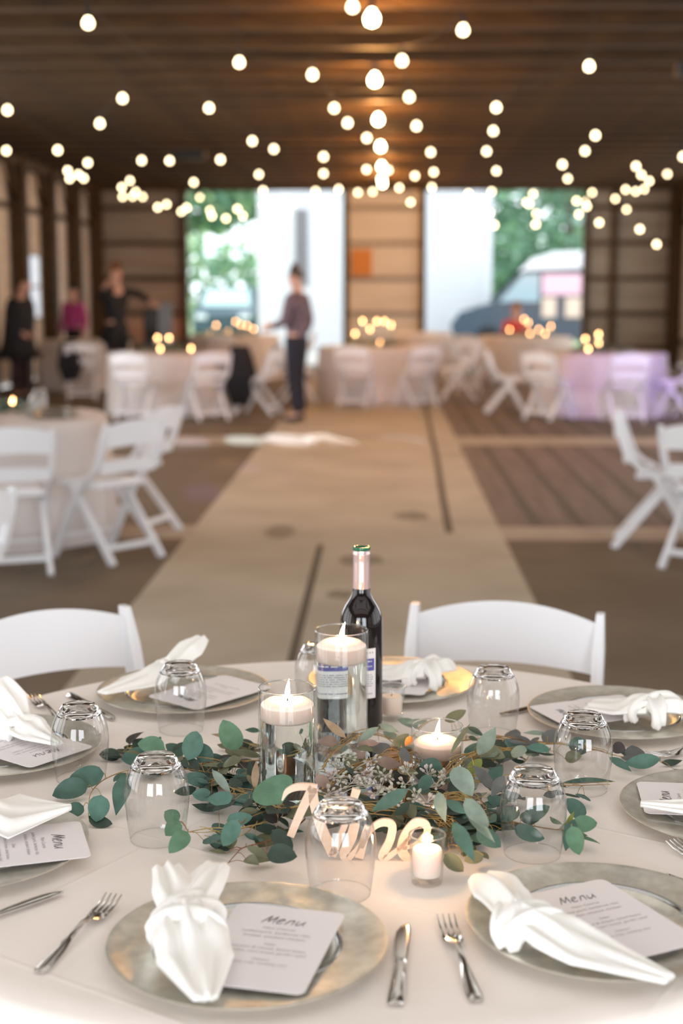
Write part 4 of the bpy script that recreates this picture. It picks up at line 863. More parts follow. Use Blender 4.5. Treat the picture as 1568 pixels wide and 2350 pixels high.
# ------------------------------------------------------------------ other tables of the hall
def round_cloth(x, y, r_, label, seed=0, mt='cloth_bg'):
    b = MB(); n = 120; rd = random.Random(seed); p1, p2 = rd.uniform(0, 6), rd.uniform(0, 6); rings = []
    for q, z in ((.3, T), (.9, T), (.985, T), (1.0, T-.008)): rings.append([(x+q*r_*math.cos(2*PI*k/n), y+q*r_*math.sin(2*PI*k/n), z) for k in range(n)])
    for i in range(1, 13):
        h = i/12; ring = []
        for k in range(n):
            a = 2*PI*k/n; rr = r_+.004+h*.02+(.5+.5*math.sin(a*11+p1+.8*math.sin(3*a+p2)))*.05*h**.7
            ring.append((x+rr*math.cos(a), y+rr*math.sin(a), T-.008-h*(T-.012)))
        rings.append(ring)
    vs = [(x, y, T)]+[p for g in rings for p in g]
    fs = [(0, 1+k, 1+(k+1) % n) for k in range(n)]+[(1+i*n+k, 1+(i+1)*n+k, 1+(i+1)*n+(k+1) % n, 1+i*n+(k+1) % n) for i in range(len(rings)-1) for k in range(n)]
    b.add(vs, fs); o = b.build('draped_table', M[mt], angle=80); return tag(o, label, 'table')
TAB = [(-2.50, 8.85, .75, 'round table in a white floor-length cloth at the left, nearest after the laid table'),
 (3.05, 8.9, .78, 'round white draped table at the right, mostly outside the frame behind two white chairs'),
 (-2.72, 18.2, .80, 'round white draped table in the left middle distance, black jacket hanging by it'),
 (-.12, 20.2, .80, 'round white draped table in the middle distance right beside the standing man'),
 (2.75, 18.2, .82, 'round white draped table on the right, tinted violet'),
 (-2.66, 25.3, .80, 'round white draped table far back before the left doorway'),
 (2.42, 24.7, .80, 'round white draped table far back before the dark van'),
 (-4.75, 22.6, .72, 'pale draped table by the left wall between the suited man and the others'),
 (.55, 26.6, .75, 'round white draped table farthest back, before the pale wall pillar')]
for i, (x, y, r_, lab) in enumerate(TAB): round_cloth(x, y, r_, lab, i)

CH = [
 (-1.61, 8.13, 0, 'white folding chair at the corner of the left table, nearest to the aisle'),
 (-1.63, 8.98, 0, 'white folding chair behind the aisle chair of the left table'),
 (-2.07, 7.72, 0, 'white folding chair seen from behind before the left table, cut by the frame edge'),
 (-1.74, 5.25, 0, 'white folding chair barely entering at the left frame edge, nearer than the left table'),
 (1.69, 8.62, 1, 'white folding chair in profile at the right, nearest to the aisle'),
 (1.86, 7.93, 1, 'white folding chair seen from behind at the right frame edge'),
 (-2.15, 17.15, 2, 'white folding chair seen from behind at the left middle table, beside the black jacket'),
 (-2.95, 17.15, 2, 'white folding chair at the left middle table with its back to us, left one'),
 (-1.75, 17.95, 2, 'white folding chair hidden under the black jacket'),
 (-.35, 19.15, 3, 'white folding chair seen from behind at the centre middle table, nearer the standing man'),
 (.40, 19.25, 3, 'white folding chair seen from behind at the centre middle table, right one'),
 (.92, 20.2, 3, 'white folding chair at the right side of the centre middle table'),
 (-1.0, 19.9, 3, 'white folding chair at the left side of the centre middle table behind the standing man'),
 (2.05, 17.35, 4, 'white folding chair at the violet tinted table, left one seen from behind'),
 (1.72, 18.2, 4, 'white folding chair at the left side of the violet tinted table'),
 (2.85, 17.1, 4, 'white folding chair glowing violet, seen straight from behind at the right table'),
 (3.55, 17.45, 4, 'white folding chair at the right table near the frame edge, blue violet'),
 (1.35, 24.6, 6, 'white folding chair at the left side of the table before the van'),
 (1.55, 23.9, 6, 'white folding chair before the far table in front of the van'),
 (-1.68, 25.4, 5, 'white folding chair at the right side of the table before the left doorway'),
 (-4.3, 20.2, 7, 'white folding chair with dark coat at the pale table by the left wall'),
 (-2.7, 24.3, 5, 'white folding chair before the far table in the left doorway'),
 (1.25, 22.0, 8, 'bright white folding chair standing in the daylight of the right doorway')]
FACE = {(1.69, 8.62): (3.0, 8.35), (1.86, 7.93): (2.7, 9.0), (-1.74, 5.25): (-3.0, 6.2), (-1.63, 8.98): (-2.6, 9.3)}
for x, y, ti, lab in CH:
    fx, fy = FACE.get((x, y), TAB[ti][:2]); cx_, cy_ = TAB[ti][:2]; d = math.hypot(x-cx_, y-cy_)
    if ti != 0 and d < TAB[ti][2]+.36: k = (TAB[ti][2]+.36)/d; x, y = cx_+(x-cx_)*k, cy_+(y-cy_)*k      # keep the seat clear of the cloth
    put_chair(x, y, (fx, fy), lab, 'white folding chairs around the other tables')

# coats hanging over chair backs
def coat(x, y, w, h, ztop, label, rz=0, seed=0):
    b = MB(); rings = []; rd = random.Random(seed); ph = rd.uniform(0, 6)
    for i in range(14):
        t_ = i/13; z = ztop-h*t_; ww = w*(.55+.5*math.sin(min(1, t_*1.6)*PI*.5))*(1-.45*max(0, t_-.6)/.4); dd = .07+.05*math.sin(t_*PI)
        rings.append([(ww*math.cos(a)*(1+.10*math.sin(5*a+ph+t_*4)), dd*math.sin(a)*(1+.25*math.sin(4*a+ph)), z+.02*math.sin(3*a+ph)*t_) for a in [2*PI*k/28 for k in range(28)]])
    b.loft(rings); o = b.build('hanging_coat', M['black'], angle=180); o.location = (x, y, 0); o.rotation_euler = (0, 0, rz); return tag(o, label, 'coat')
coat(-1.79, 17.72, .19, .72, .86, 'black jacket hanging over the aisle-side chair of the left middle table', .3, 1)
coat(-4.42, 20.0, .17, .55, .84, 'black coat hanging at the pale table near the suited man', .1, 2)

# ------------------------------------------------------------------ far candles: cylinders with glowing candle
protos = {}
def far_candle(x, y, z, label, group):
    h = max(.05, z-T); key = round(h/.06)
    if key not in protos:
        hh = max(.06, key*.06); t = thing('candle_vase', '', 'candle vase')
        b = MB(); b.lathe([(0, 0), (.042, 0), (.042, hh), (.040, hh), (.040, .006), (0, .006)], 20); b.build('glass_cylinder', M['thin'], t)
        b = MB(); b.lathe([(0, hh-.055), (.034, hh-.055), (.036, hh-.03), (0, hh-.026)], 16); b.build('candle', M['wax'], t)
        b = MB(); b.lathe([(0, hh-.026), (.010, hh-.020), (.013, hh-.008), (.009, hh+.008), (0, hh+.024)], 12); b.build('flame', M['farflame'], t)
        protos[key] = t; o = t
    else: o = copy_tree(protos[key])
    o.location = (x, y, T+.001); o['label'] = label; o['group'] = group
places = [('left middle table', -2.72, 18.2), ('table before the left doorway', -2.66, 25.3), ('centre middle table', -.12, 20.2), ('far table before the van', 2.42, 24.7), ('violet tinted table', 2.75, 18.2)]
used_pos = []
for x, y, z in FARCANDLES:
    for _ in range(12):
        if all(math.hypot(x-a, y-b_) > .09 for a, b_ in used_pos): break
        y += .095 if z > .85 else -.095
    used_pos.append((x, y))
    nm_, tx, ty = min(places, key=lambda p: math.hypot(p[1]-x, p[2]-y))
    d = math.hypot(x-tx, y-ty)
    if d > .72: x, y = tx+(x-tx)*.72/d, ty+(y-ty)*.72/d
    far_candle(x, y, z, 'glowing candle vase on the '+nm_, 'candles on the '+nm_)
far_candle(-2.78, 9.25, .95, 'glowing candle vase at the left frame edge on the left table, taller one', 'candles on the left table')
far_candle(-2.62, 9.0, .86, 'glowing candle vase on the left table beside the taller one', 'candles on the left table')
far_candle(-2.42, 9.22, .84, 'glowing low candle on the left table, nearest to the aisle', 'candles on the left table')
for x, y, lab in [(-2.15, 9.15, 'charger plate on the left table near its aisle side'), (-2.05, 8.7, 'charger plate on the left table, nearest to the aisle chair'), (-2.45, 8.35, 'charger plate on the left table in front')]:
    place(plate, USED, (x, y, T+.001), 0, lab, 'charger plates on the left table')
for x, y in [(-2.3, 9.45), (-2.55, 8.75), (-2.2, 8.95)]: place(glass, USED, (x, y, T+.001), 0, 'overturned glass on the left table', 'glasses on the left table')
# loose greenery in the middle of the other tables
def garland(x, y, w, label, seed):
    b = MB(); rd = random.Random(seed)
    for q in range(170):
        a = rd.uniform(0, 2*PI); r_ = rd.random()**.5; p = Vector((x+w*r_*math.cos(a), y+w*.5*r_*math.sin(a), T+.012+rd.uniform(0, .05))); L = rd.uniform(.04, .07)
        d = Vector((rd.uniform(-1, 1), rd.uniform(-1, 1), rd.uniform(-.1, .5))).normalized(); q_ = p+d*L; q_.z = max(q_.z, T+.006)
        add_leaf(b, p, q_, (rd.uniform(-.5, .5), -.6, 1), L*.6, rd.choice((0, 2, 3, 5)), rd=rd)
    o = b.build('greenery', LEAF, angle=180); tag(o, label, 'greenery', kind='stuff')
for i, (nm_, tx, ty) in enumerate(places): garland(tx, ty, .42, 'loose eucalyptus greenery between the candles of the '+nm_, i)
garland(-2.6, 9.0, .35, 'loose eucalyptus greenery between the candles of the left table', 9)

# ------------------------------------------------------------------ people
def skinned(name, verts, edges, radii, m, parent, sub=2, root=0):
    me = bpy.data.meshes.new(name); me.from_pydata([tuple(v) for v in verts], edges, [])
    o = bpy.data.objects.new(name, me); COL.objects.link(o)
    sk = o.modifiers.new('skin', 'SKIN'); sk.use_smooth_shade = True
    for i, r_ in enumerate(radii):
        d = me.skin_vertices[0].data[i]; d.radius = r_ if isinstance(r_, tuple) else (r_, r_); d.use_root = (i == root)
    sb_ = o.modifiers.new('sub', 'SUBSURF'); sb_.levels = sub; sb_.render_levels = sub
    bpy.context.view_layer.update()
    ev = o.evaluated_get(bpy.context.evaluated_depsgraph_get()); nm_ = bpy.data.meshes.new_from_object(ev); nm_.name = name
    o.modifiers.clear(); o.data = nm_; nm_.materials.clear(); nm_.materials.append(m); nm_.shade_smooth(); o.parent = parent
    return o
def person(name, label, loc, rz, shirt, trousers, hair, H_=1.78, armL=None, armR=None, lean=0, head=(0, 0), coat_len=0, wide=1.0, long_hair=False, seated=False, bald=False, legs=None):
    """front of the body is -Y before turning; arms = (elbow, wrist) in metres at 1.78 m"""
    t = thing(name, label, 'person', loc, rz, scale=(H_/1.78,)*3)
    zs = -.42 if seated else 0
    def up(x, y, z): return Vector((x, y-lean*(max(0, z+zs-.95-zs)), z+zs))
    hip = up(0, 0, .95); wa = up(0, .0, 1.12); ch = up(0, .01, 1.32); nb = up(0, .02, 1.48); nk = up(0, .0, 1.56); hd = up(head[0]*.4, -.02+head[1]*.5, 1.65); ht = up(head[0], -.01+head[1], 1.73)
    Vv = [hip, wa, ch, nb, nk, hd, ht]; E = [(0, 1), (1, 2), (2, 3), (3, 4), (4, 5), (5, 6)]; Rr = [(.145, .11), (.135, .10), (.165, .115), (.075, .065), .052, (.076, .092), (.062, .075)]
    nose = len(Vv); Vv.append(up(head[0]*.5, -.115+head[1]*.6, 1.635)); E.append((5, nose)); Rr.append(.012)
    for s in (-1, 1):
        e = len(Vv); Vv.append(up(head[0]*.5+s*.088, head[1]*.5, 1.645)); E.append((5, e)); Rr.append(.014)
    arms = {}
    for s, arm in ((-1, armL), (1, armR)):
        sh = up(s*.185, .01, 1.43); el, wr = arm if arm else ((s*.235, .03, 1.14), (s*.24, -.06, .90)); el, wr = up(*el), up(*wr)
        i = len(Vv); Vv += [sh, el, wr]; E += [(2, i), (i, i+1), (i+1, i+2)]; Rr += [.062, .043, .027]
        d = (wr-el).normalized(); side = d.cross(Vector((0, 1, 0))); side = side.normalized() if side.length > .1 else Vector((1, 0, 0)); pn_ = d.cross(side)
        pa = len(Vv); Vv.append(wr+d*.055); E.append((i+2, pa)); Rr.append((.036, .018))
        for k, (off, L) in enumerate(((-.030, .060), (-.010, .074), (.010, .070), (.028, .054))):
            f0 = len(Vv); Vv += [wr+d*.085+side*off, wr+d*(.085+L*.55)+side*off*1.15+pn_*.012, wr+d*(.085+L*.9)+side*off*1.2+pn_*.036]; E += [(pa, f0), (f0, f0+1), (f0+1, f0+2)]; Rr += [.010, .009, .007]
        f0 = len(Vv); Vv += [wr+d*.045-side*.040, wr+d*.080-side*.052+pn_*.015]; E += [(pa, f0), (f0, f0+1)]; Rr += [.012, .009]
        arms[s] = (sh, el, wr)
    lg = {}
    for s in (-1, 1):
        hp = up(s*.095, 0, .90)
        if seated: kn, an, toe = Vector((s*.12, -.44, .50)), Vector((s*.12, -.42, .09)), Vector((s*.12, -.58, .035))
        else:
            dx, dy = (legs or {}).get(s, (0, 0)); kn, an, toe = Vector((s*.105+dx*.5, -.02+dy*.5, .50)), Vector((s*.11+dx, .02+dy, .09)), Vector((s*.13+dx, -.14+dy, .035))
        i = len(Vv); Vv += [hp, kn, an, toe]; E += [(0, i), (i, i+1), (i+1, i+2), (i+2, i+3)]; Rr += [.088, .056, .038, (.04, .03)]
        lg[s] = (hp, kn, an, toe)
    skinned('body', Vv, E, Rr, M['skin'], t)
    # clothes
    cv = [hip+Vector((0, 0, -.10)), wa, ch, up(0, .015, 1.45), up(0, .005, 1.51)]; ce = [(0, 1), (1, 2), (2, 3), (3, 4)]; cr = [(.165*wide, .13*wide), (.155*wide, .122*wide), (.185*wide, .135*wide), (.11, .085), (.068, .066)]
    for s in (-1, 1):
        sh, el, wr = arms[s]; i = len(cv); cv += [sh, el, el.lerp(wr, .92)]; ce += [(2, i), (i, i+1), (i+1, i+2)]; cr += [.078, .060, .044]
    if coat_len:
        i = len(cv); cv += [up(0, .01, .95-coat_len)]; ce += [(0, i)]; cr += [(.20*wide, .17*wide)]
    skinned('jacket' if coat_len else 'shirt', cv, ce, cr, shirt, t)
    tv = [up(0, 0, 1.08), up(0, 0, .93)]; te = [(0, 1)]; tr_ = [(.155, .125), (.170, .135)]
    for s in (-1, 1):
        hp, kn, an, toe = lg[s]; i = len(tv); tv += [hp+Vector((0, 0, -.04)), kn, an+Vector((0, 0, .0))]; te += [(1, i), (i, i+1), (i+1, i+2)]; tr_ += [.103, .074, .062]
    skinned('trousers', tv, te, tr_, trousers, t)
    for s in (-1, 1):
        hp, kn, an, toe = lg[s]
        skinned('shoe', [an+Vector((0, .04, -.045)), an+Vector((0, -.05, -.045)), toe+Vector((0, -.03, .005))], [(0, 1), (1, 2)], [(.045, .042), (.050, .040), (.042, .028)], M['rubber'], t)
    if not bald:
        hv = [ht+Vector((0, .035, .005)), ht+Vector((0, .0, .018)), ht+Vector((0, .055, -.07))]; he = [(1, 0), (0, 2)]; hr = [(.074, .078), (.072, .070), (.070, .06)]
        if long_hair: hv += [ht+Vector((0, .075, -.20)), ht+Vector((0, .08, -.34))]; he += [(2, 3), (3, 4)]; hr += [(.088, .05), (.08, .04)]
        skinned('hair', hv, he, hr, hair, t)
    return t
dark = mat('dark_hair', (.03, .018, .012), .6); denim = mat('dark_denim', (.012, .012, .022), .8); plaid = mat('plaid_shirt', (.09, .065, .08), .8, noise_col=(.20, .15, .18), nscale=14)
suit = mat('black_suit', (.008, .008, .01), .8); plum = mat('plum_trousers', (.03, .012, .018), .8); mag = mat('magenta_top', (.42, .05, .22), .7); red = mat('red_top', (.62, .06, .06), .7); tan_ = mat('amber_skirt', (.35, .12, .04), .8)
person('person', 'person in a plaid shirt and dark jeans standing in the aisle, holding a plate', (-1.03, 16.85, 0), -1.95, plaid, denim, dark, 1.80,
       armR=((.25, -.03, 1.17), (.16, -.24, 1.10)), armL=((-.26, .05, 1.16), (-.24, -.06, .93)), legs={-1: (.02, 0), 1: (-.02, .03)})
b = MB(); b.lathe([(0, 0), (.07, 0), (.11, .012), (.108, .015), (.068, .005), (0, .005)], 28); b.lathe([(0, .006), (.05, .008), (.045, .035), (0, .05)], 14, mi=1)
o = b.build('held_plate', [M['paper'], M['orange']]); o.location = (-1.345, 16.76, 1.125); tag(o, 'small plate with orange food held by the person in the plaid shirt', 'plate')
person('person', 'person in a long black suit jacket with bowed bare head near the left frame edge', (-5.22, 20.3, 0), 1.1, suit, plum, dark, 1.72, lean=.16, head=(0, -.06), coat_len=.26, wide=1.7, bald=True, armL=((-.22, .0, 1.16), (-.12, -.16, 1.0)), armR=((.23, .0, 1.16), (.10, -.16, 1.0)))
person('person', 'person with long dark hair in a magenta top by the left wall windows', (-5.2, 23.9, 0), -.4, mag, suit, dark, 1.62, long_hair=True)
person('person', 'person all in black with one arm raised and bent, beside the loudspeaker', (-3.92, 20.9, 0), .9, suit, suit, mat('ginger_hair', (.20, .08, .03), .7), 1.90, armL=((-.30, .0, 1.32), (-.34, -.18, 1.50)), armR=((.36, -.05, 1.40), (.42, -.26, 1.28)), coat_len=.12)
person('seated_person', 'seated person in a red top at the far table before the van', (2.40, 26.15, 0), 0, red, denim, mat('auburn_hair', (.30, .10, .04), .6), 1.70, seated=True)
cc = place(chair, USED, (2.40, 26.19, 0), PI, 'white folding chair under the seated person in red', 'white folding chairs around the other tables')

# ------------------------------------------------------------------ loudspeaker, DJ lamp, uplight
t = thing('loudspeaker', 'tall black loudspeaker cabinet before the grey-brown far wall on the left', 'loudspeaker', (-3.75, 23.0, 0), .1)
b = MB(); b.box((0, 0, .95), (.24, .28, .62)); b.build('cabinet', M['blackp'], t, bevel=.02)
b = MB(); b.tube([(0, 0, 0), (0, 0, .66)], .02, 10); b.build('pole', M['blackp'], t)
b = MB(); [b.bar((0, 0, .28), (.32*math.cos(a), .32*math.sin(a), .0), .02, .02) for a in (.4, 2.5, 4.6)]; b.build('tripod', M['blackp'], t)
b = MB(); b.lathe([(0, 0), (.085, 0), (.09, .01), (.07, .012), (0, .02)], 24, mx=Matrix.Translation((0, -.142, .85)) @ Matrix.Rotation(PI/2, 4, 'X')); b.build('woofer', M['rubber'], t)
t = thing('display_panel', 'slim grey-blue display panel standing right of the loudspeaker', 'panel', (-3.50, 22.9, 0))
b = MB(); b.box((0, 0, .98), (.20, .05, .74)); b.build('panel', M['screen'], t, bevel=.006)
b = MB(); b.tube([(0, 0, .02), (0, 0, .62)], .018, 8); b.box((0, 0, .01), (.26, .26, .02)); b.build('stand', M['blackp'], t)
t = thing('uplight', 'small red wall uplight on the floor at the foot of the far wall', 'lamp', (-4.75, 29.2, 0))
b = MB(); b.lathe([(0, 0), (.09, 0), (.09, .14), (.075, .15), (0, .145)], 20); b.build('housing', M['blackp'], t)
l = bpy.data.lights.new('uplight_lamp', 'SPOT'); l.energy = 14; l.color = (1, .16, .03); l.spot_size = 1.6; l.shadow_soft_size = .05
o = bpy.data.objects.new('uplight_lamp', l); COL.objects.link(o); o.parent = t; o.location = (0, 0, .2); o.rotation_euler = (math.radians(150), 0, 0)
dj = thing('disco_light', 'black disco light bar under the ceiling girder, left of the middle', 'lamp', (-2.9, 21.5, 3.52))
b = MB(); b.box((0, 0, 0), (.5, .14, .12)); b.tube([(0, 0, .05), (0, 0, .16)], .015, 8); b.build('housing', M['blackp'], dj, bevel=.01)
b = MB(); [b.lathe([(0, 0), (.035, 0), (.04, .03), (0, .03)], 16, mx=Matrix.Translation((x, -.07, -.01)) @ Matrix.Rotation(PI/2, 4, 'X')) for x in (-.18, -.06, .06, .18)]; b.build('lens', M['glass'], dj)
def beam(parent, src, dst, deg, e, col, blend=.4):
    l = bpy.data.lights.new('coloured_beam', 'SPOT'); l.energy = e; l.color = col; l.spot_size = math.radians(deg); l.spot_blend = blend; l.shadow_soft_size = .01
    o = bpy.data.objects.new('coloured_beam', l); COL.objects.link(o); o.parent = parent; P0 = Vector(parent.location); o.location = Vector(src)-P0
    o.rotation_euler = (Vector(dst)-Vector(src)).to_track_quat('-Z', 'Y').to_euler()
S0 = (-2.9, 21.35, 3.42)
for dst, deg, e, col in [((-1.39, 10.8, 0), 1.7, 420, (.35, .15, 1)), ((-1.42, 12.8, 0), 1.5, 420, (1, .35, .05)), ((-1.18, 12.4, 0), 1.4, 380, (.5, .15, 1)), ((-.78, 11.8, 0), 1.6, 300, (.8, .15, .5)), ((.25, 11.6, 0), 1.9, 330, (1, .1, .6)),
  ((-1.0, 14.8, 0), 4.2, 3600, (.85, .9, 1)), ((-1.45, 14.7, 0), 3.4, 2000, (.6, .8, .8)), ((-.55, 14.8, 0), 4.2, 4600, (1, .97, 1)), ((-.14, 14.9, 0), 4.2, 4600, (.95, .95, 1)), ((.16, 14.8, 0), 3.2, 2400, (.8, .8, 1)), ((-1.98, 14.4, 0), 3.4, 700, (.7, .7, .9)),
  ((-.93, 15.9, 0), 1.8, 320, (.4, .15, 1)), ((-2.0, 16.0, 0), 1.8, 260, (.1, .8, .3)), ((-1.02, 16.85, .62), 2.6, 380, (.02, .05, 1)), ((-1.02, 16.8, 1.25), 3.6, 520, (.55, .05, .9)), ((-1.12, 16.7, 1.1), 2.0, 250, (1, .03, .05))]:
    beam(dj, S0, dst, deg, e, col)
dj2 = thing('disco_light', 'black disco light bar under the ceiling girder on the right', 'lamp', (2.9, 13.5, 3.52))
b = MB(); b.box((0, 0, 0), (.5, .14, .12)); b.tube([(0, 0, .05), (0, 0, .16)], .015, 8); b.build('housing', M['blackp'], dj2, bevel=.01)
S1 = (2.9, 13.6, 3.42)
for dst, deg, e, col in [((2.9, 17.4, .45), 20, 420, (.45, .25, 1)), ((3.7, 17.6, .5), 14, 420, (.25, .2, 1)), ((-2.6, 17.3, .4), 12, 110, (.75, .45, 1)), ((0, 19.3, .4), 12, 120, (.75, .5, 1)), ((2.2, 13.2, 0), 40, 40, (1, .2, .35)), ((-3.0, 17.4, .25), 1.6, 110, (.05, .1, 1)), ((-2.55, 17.4, .35), 1.6, 60, (.2, .15, 1))]:
    beam(dj2, S1, dst, deg, e, col)

# ------------------------------------------------------------------ ceiling lamps and light strings
lampo = thing('ceiling_lamp', '', 'ceiling lamp')
b = MB(); b.lathe([(0, .21), (.06, .21), (.06, .16), (.018, .15), (.018, .05), (.026, .045), (.026, .0), (0, .0)], 20); b.build('socket', M['blackp'], lampo)
b = MB(); b.lathe([(.016, 0), (.03, -.02), (.048, -.05), (.05, -.075), (.038, -.105), (0, -.12)], 20); b.build('bulb', M['lamp'], lampo)
l = bpy.data.lights.new('lamp_light', 'POINT'); l.energy = 105; l.color = (1, .46, .13); l.shadow_soft_size = .06
o = bpy.data.objects.new('lamp_light', l); COL.objects.link(o); o.parent = lampo; o.location = (.0, 0, -.14)
for i, (x, y, z) in enumerate(LAMPS):
    o = place(lampo, USED, (x, min(y, 27.2), z), 0, ('bright ceiling lamp, %s of the row along the middle of the ceiling' % ['nearest', 'second nearest', 'third nearest', 'fourth', 'fifth', 'sixth', 'farthest'][i]), 'ceiling lamps in a row')
sd_ = ['hanging at the far left over the wall braces', 'sagging on the left above the suited person', 'hanging left above the loudspeaker', 'crossing the left half above the left doorway', 'hanging just left of the ceiling lamps above the standing person',
       'hanging close to the left of the ceiling lamp row', 'hanging close to the right of the ceiling lamp row', 'crossing above the van and the right doorway', 'hanging right above the dark wall bay', 'sagging lowest at the far right frame edge']
for i, pts in enumerate(STRINGS):
    t = thing('light_string', 'string of warm glowing bulbs '+sd_[i], 'string lights', (pts[0][0], pts[0][1], HC-.05), 0, 'bulb strings under the ceiling')
    O = Vector(t.location); wm = MB(); P_ = [Vector(p) for p in pts]; path = []
    for a, c_ in zip(P_, P_[1:]):
        for k in range(5):
            q = k/5; path.append(a.lerp(c_, q)+Vector((0, 0, .10-.05*math.sin(PI*q))))
    path.append(P_[-1]+Vector((0, 0, .10)))
    path = [Vector((P_[0].x, P_[0].y-.4, HC))]+path+[Vector((P_[-1].x, min(P_[-1].y+.5, 29.8), HC))]
    wm.tube([p-O for p in path], .004, 5); [wm.tube([p-O+Vector((0, 0, .03)), p-O+Vector((0, 0, .10))], .014, 8) for p in P_]
    wm.build('wire', M['rubber'], t)
    for p in P_:
        if 'bulbme' not in globals():
            b = MB(); b.lathe([(.010, .035), (.020, .022), (.029, .004), (.031, -.008), (.024, -.026), (0, -.036)], 14); ob = b.build('bulb', M['bulb'], t); bulbme = ob.data; ob.location = p-O
        else:
            ob = bpy.data.objects.new('bulb', bulbme); COL.objects.link(ob); ob.parent = t; ob.location = p-O

# ------------------------------------------------------------------ outdoors
g = MB(); g.add([(-40, YF+.1, -.05), (40, YF+.1, -.05), (40, 130, -.05), (-40, 130, -.05)], [(0, 1, 2, 3)]); tag(g.build('ground', M['grass'], smooth=False), kind='structure')
g = MB(); g.add([(-3.6, YF+.1, -.03), (40, YF+.1, -.03), (40, 40, -.03), (-3.6, 40, -.03)], [(0, 1, 2, 3)]); tag(g.build('road', M['gravel'], smooth=False), kind='structure')
t = thing('house', 'white sided building standing outside, seen through both big doorways', 'building', (-.25, 41, -.05))
b = MB(); b.box((0, 0, 4.2), (5.9, 6, 8.4)); b.build('wall', M['whiteside'], t, smooth=False)
b = MB(); [b.box((0, -3.02, .15+.22*k), (5.9, .03, .02)) for k in range(37)]; b.build('siding_joints', mat('siding_joint', (.58, .6, .62), .8), t, smooth=False)
b = MB(); b.box((-1.93, -3.03, 2.7), (.34, .06, 2.0)); b.build('window', mat('dark_window', (.16, .16, .17), .3), t, smooth=False)
for x in (-3.0, 3.0):
    b = MB(); b.box((x, -3.02, 4.2), (.14, .08, 8.4)); b.build('corner_board', M['whiteside'], t, smooth=False)
b = MB(); b.add([(-3.3, -3.4, 8.3), (3.3, -3.4, 8.3), (3.3, 3.4, 8.3), (-3.3, 3.4, 8.3), (-3.3, 0, 10.3), (3.3, 0, 10.3)], [(0, 1, 5, 4), (2, 3, 4, 5), (0, 4, 3), (1, 2, 5), (0, 3, 2, 1)]); b.build('roof', M['screen'], t, smooth=False)

def car_body(mb, prof, w, taper=.06):
    """side profile (x, z) extruded across y with a slightly narrower greenhouse"""
    n = len(prof); vs = []
    zmax = max(z for x, z in prof)
    for y, k in ((-w/2, 1), (-w/2+.06, 0), (w/2-.06, 0), (w/2, 1)):
        for x, z in prof:
            s_ = 1-taper*max(0, z-.9)/(zmax-.9)*2 if zmax > .9 else 1
            vs.append((x*(1 if not k else .985), y*s_, z if not k else z*.985+.01))
    fs = [tuple(range(n-1, -1, -1)), tuple(range(3*n, 4*n))]
    for r_ in range(3): fs += [(r_*n+i, r_*n+(i+1) % n, (r_+1)*n+(i+1) % n, (r_+1)*n+i) for i in range(n)]
    mb.add(vs, fs)
def wheels(t, xs, w, r_):
    for x in xs:
        for s in (-1, 1):
            b = MB(); mx = Matrix.Translation((x, s*(w/2-.09), r_)) @ Matrix.Rotation(PI/2, 4, 'X')
            b.lathe([(0, -.10), (r_*.55, -.10), (r_*.62, -.11), (r_*.95, -.10), (r_, -.06), (r_, .06), (r_*.95, .10), (r_*.62, .11), (r_*.55, .10), (0, .10)], 28, mx=mx); b.build('wheel', M['rubber'], t)
navy = mat('van_body_blue', (.05, .085, .12), .3); vwhite = mat('van_roof_white', (.85, .88, .92), .4); vglass = mat('vehicle_glass', (.35, .48, .54), .08); pink = mat('van_sign_pink', (.85, .55, .66), .6); lampm = mat('headlight', (.8, .85, .9), .1)
t = thing('van', 'dark blue high-roof van with white roof and pink lettering panel, parked outside the right doorway', 'van', (4.75, 36.2, -.03), -.22)
b = MB(); car_body(b, [(-2.9, .35), (-2.95, .75), (-2.75, 1.05), (-1.95, 1.28), (-1.15, 2.12), (-.9, 2.22), (2.7, 2.30), (2.8, 1.2), (2.8, .35)], 2.0); b.build('body', navy, t, angle=30)
b = MB(); car_body(b, [(-1.25, 2.05), (-.95, 2.34), (-.4, 2.50), (2.6, 2.58), (2.75, 2.42), (2.76, 2.20), (-1.1, 2.10)], 1.97, .0); b.build('roof', vwhite, t, angle=30)
b = MB(); b.add([(-2.0, -.86, 1.31), (-2.0, .86, 1.31), (-1.16, .80, 2.14), (-1.16, -.80, 2.14)], [(0, 1, 2, 3)]); b.v = [(x-.03, y, z+.02) for x, y, z in b.v]; b.build('windscreen', vglass, t, smooth=False)
b = MB(); b.add([(-1.75, -1.0, 1.30), (-.75, -1.0, 1.30), (-.75, -.96, 1.98), (-1.15, -.96, 1.98)], [(0, 1, 2, 3)]); b.build('side_window', vglass, t, smooth=False)
b = MB(); b.box((-.15, -1.01, 1.72), (1.05, .02, .50)); b.build('sign_panel', pink, t, smooth=False)
b = MB(); b.box((-.50, -1.01, 1.17), (.34, .02, .48)); b.box((.08, -1.01, 1.17), (.38, .02, .48)); b.build('picture_panel', mat('cream_panel', (.75, .62, .50), .6), t, smooth=False)
b = MB(); b.box((-2.78, -.72, .92), (.16, .34, .2)); b.box((-2.78, .72, .92), (.16, .34, .2)); b.build('headlight', lampm, t, bevel=.02)
wheels(t, (-2.0, 1.8), 2.0, .36)
t = thing('car', 'dark parked car outside in the left doorway, facing the barn', 'car', (-5.15, 48, -.05), PI/2)
b = MB(); car_body(b, [(-2.25, .3), (-2.3, .85), (-1.3, 1.05), (-.6, 1.68), (1.6, 1.72), (2.2, 1.1), (2.25, .3)], 1.95, .08); b.build('body', navy, t, angle=30)
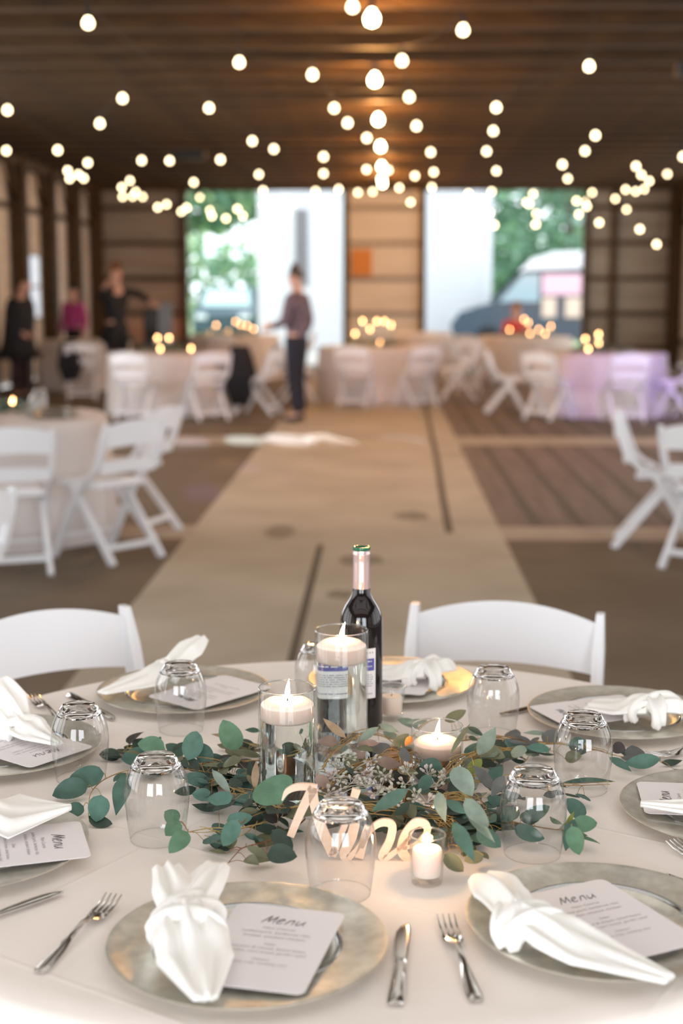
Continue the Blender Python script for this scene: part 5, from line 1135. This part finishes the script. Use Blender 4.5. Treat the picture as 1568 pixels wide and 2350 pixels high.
b = MB(); b.add([(-1.28, -.80, 1.08), (-1.28, .80, 1.08), (-.62, .70, 1.62), (-.62, -.70, 1.62)], [(0, 1, 2, 3)]); b.v = [(x-.04, y, z+.02) for x, y, z in b.v]; b.build('windscreen', mat('bright_windscreen', (.45, .62, .58), .1), t, smooth=False)
b = MB(); b.box((-2.28, -.7, .78), (.08, .36, .16)); b.box((-2.28, .7, .78), (.08, .36, .16)); b.build('headlight', lampm, t, bevel=.02)
wheels(t, (-1.4, 1.4), 1.95, .35)

def tree(x, y, h, r_, trunk, cols, label, seed, low=.25):
    t = thing('tree', label, 'tree', (x, y, -.05)); rd = random.Random(seed)
    b = MB(); b.tube([(0, 0, 0), (.05, 0, h*.3), (-.05, .05, h*.6), (0, 0, h*.9)], [trunk, trunk*.8, trunk*.55, trunk*.2], 10); b.build('trunk', M['twig'] if False else mat('bark', (.20, .18, .16), .9), t)
    b = MB()
    for q in range(4200):
        z = h*(low+(1-low)*rd.random()); k = (z/h-low)/(1-low); rr = r_*(math.sin(PI*min(1, .15+.85*k))**.6)*(.25+.75*rd.random()**.5); a = rd.uniform(0, 2*PI)
        c_ = Vector((rr*math.cos(a), rr*math.sin(a), z)); s_ = rd.uniform(.18, .38)
        d = Vector((rd.uniform(-1, 1), rd.uniform(-1, 1), rd.uniform(-.6, .6))).normalized(); e_ = d.orthogonal().normalized()
        b.add([tuple(c_-d*s_), tuple(c_+e_*s_*.5), tuple(c_+d*s_), tuple(c_-e_*s_*.5)], [(0, 1, 2, 3)], rd.randrange(len(cols)))
    b.build('crown', cols, t, smooth=False)
g1, g2, g3, g4 = mat('leaf_green', (.20, .38, .20), .7), mat('leaf_light', (.42, .58, .32), .7), mat('leaf_dark', (.09, .20, .12), .7), mat('leaf_blue', (.26, .42, .32), .7)
tree(-8.2, 56, 9.5, 3.6, .25, [g1, g2, g3], 'leafy tree outside at the left side of the left doorway', 1, .40)
tree(-5.0, 62, 10.0, 2.9, .22, [g1, g2, g4], 'pale green tree outside in the middle of the left doorway', 2, .46)
tree(6.6, 52, 12, 3.7, .30, [g1, g4, g3], 'dense green tree outside above the white van roof', 3, .08)
tree(11.2, 64, 12, 4.3, .35, [g4, g2, g3], 'tall tree outside at the right side of the right doorway', 4, .05)
tree(-12.5, 68, 9, 3.5, .3, [g2, g1], 'broad tree farthest away outside the left doorway', 5, .5)
tree(2.5, 66, 13, 4.5, .3, [g4, g1], 'tree behind the white building outside the right doorway', 6, .05)
h = MB(); rd = random.Random(6)
for q in range(2600):
    c_ = Vector((rd.uniform(-12, 14), 74+rd.uniform(0, 2), rd.uniform(0, 4.0+.9*math.sin(q*.7)))); s_ = rd.uniform(.2, .45); d = Vector((rd.uniform(-1, 1), rd.uniform(-.5, .5), rd.uniform(-1, 1))).normalized(); e_ = d.orthogonal().normalized()
    h.add([tuple(c_-d*s_), tuple(c_+e_*s_*.6), tuple(c_+d*s_), tuple(c_-e_*s_*.6)], [(0, 1, 2, 3)], rd.randrange(3))
o = h.build('hedge', [g2, g1, g4], smooth=False); tag(o, 'long pale green hedge bank behind the parked car outdoors', 'hedge', kind='stuff')
bpy.context.view_layer.update()
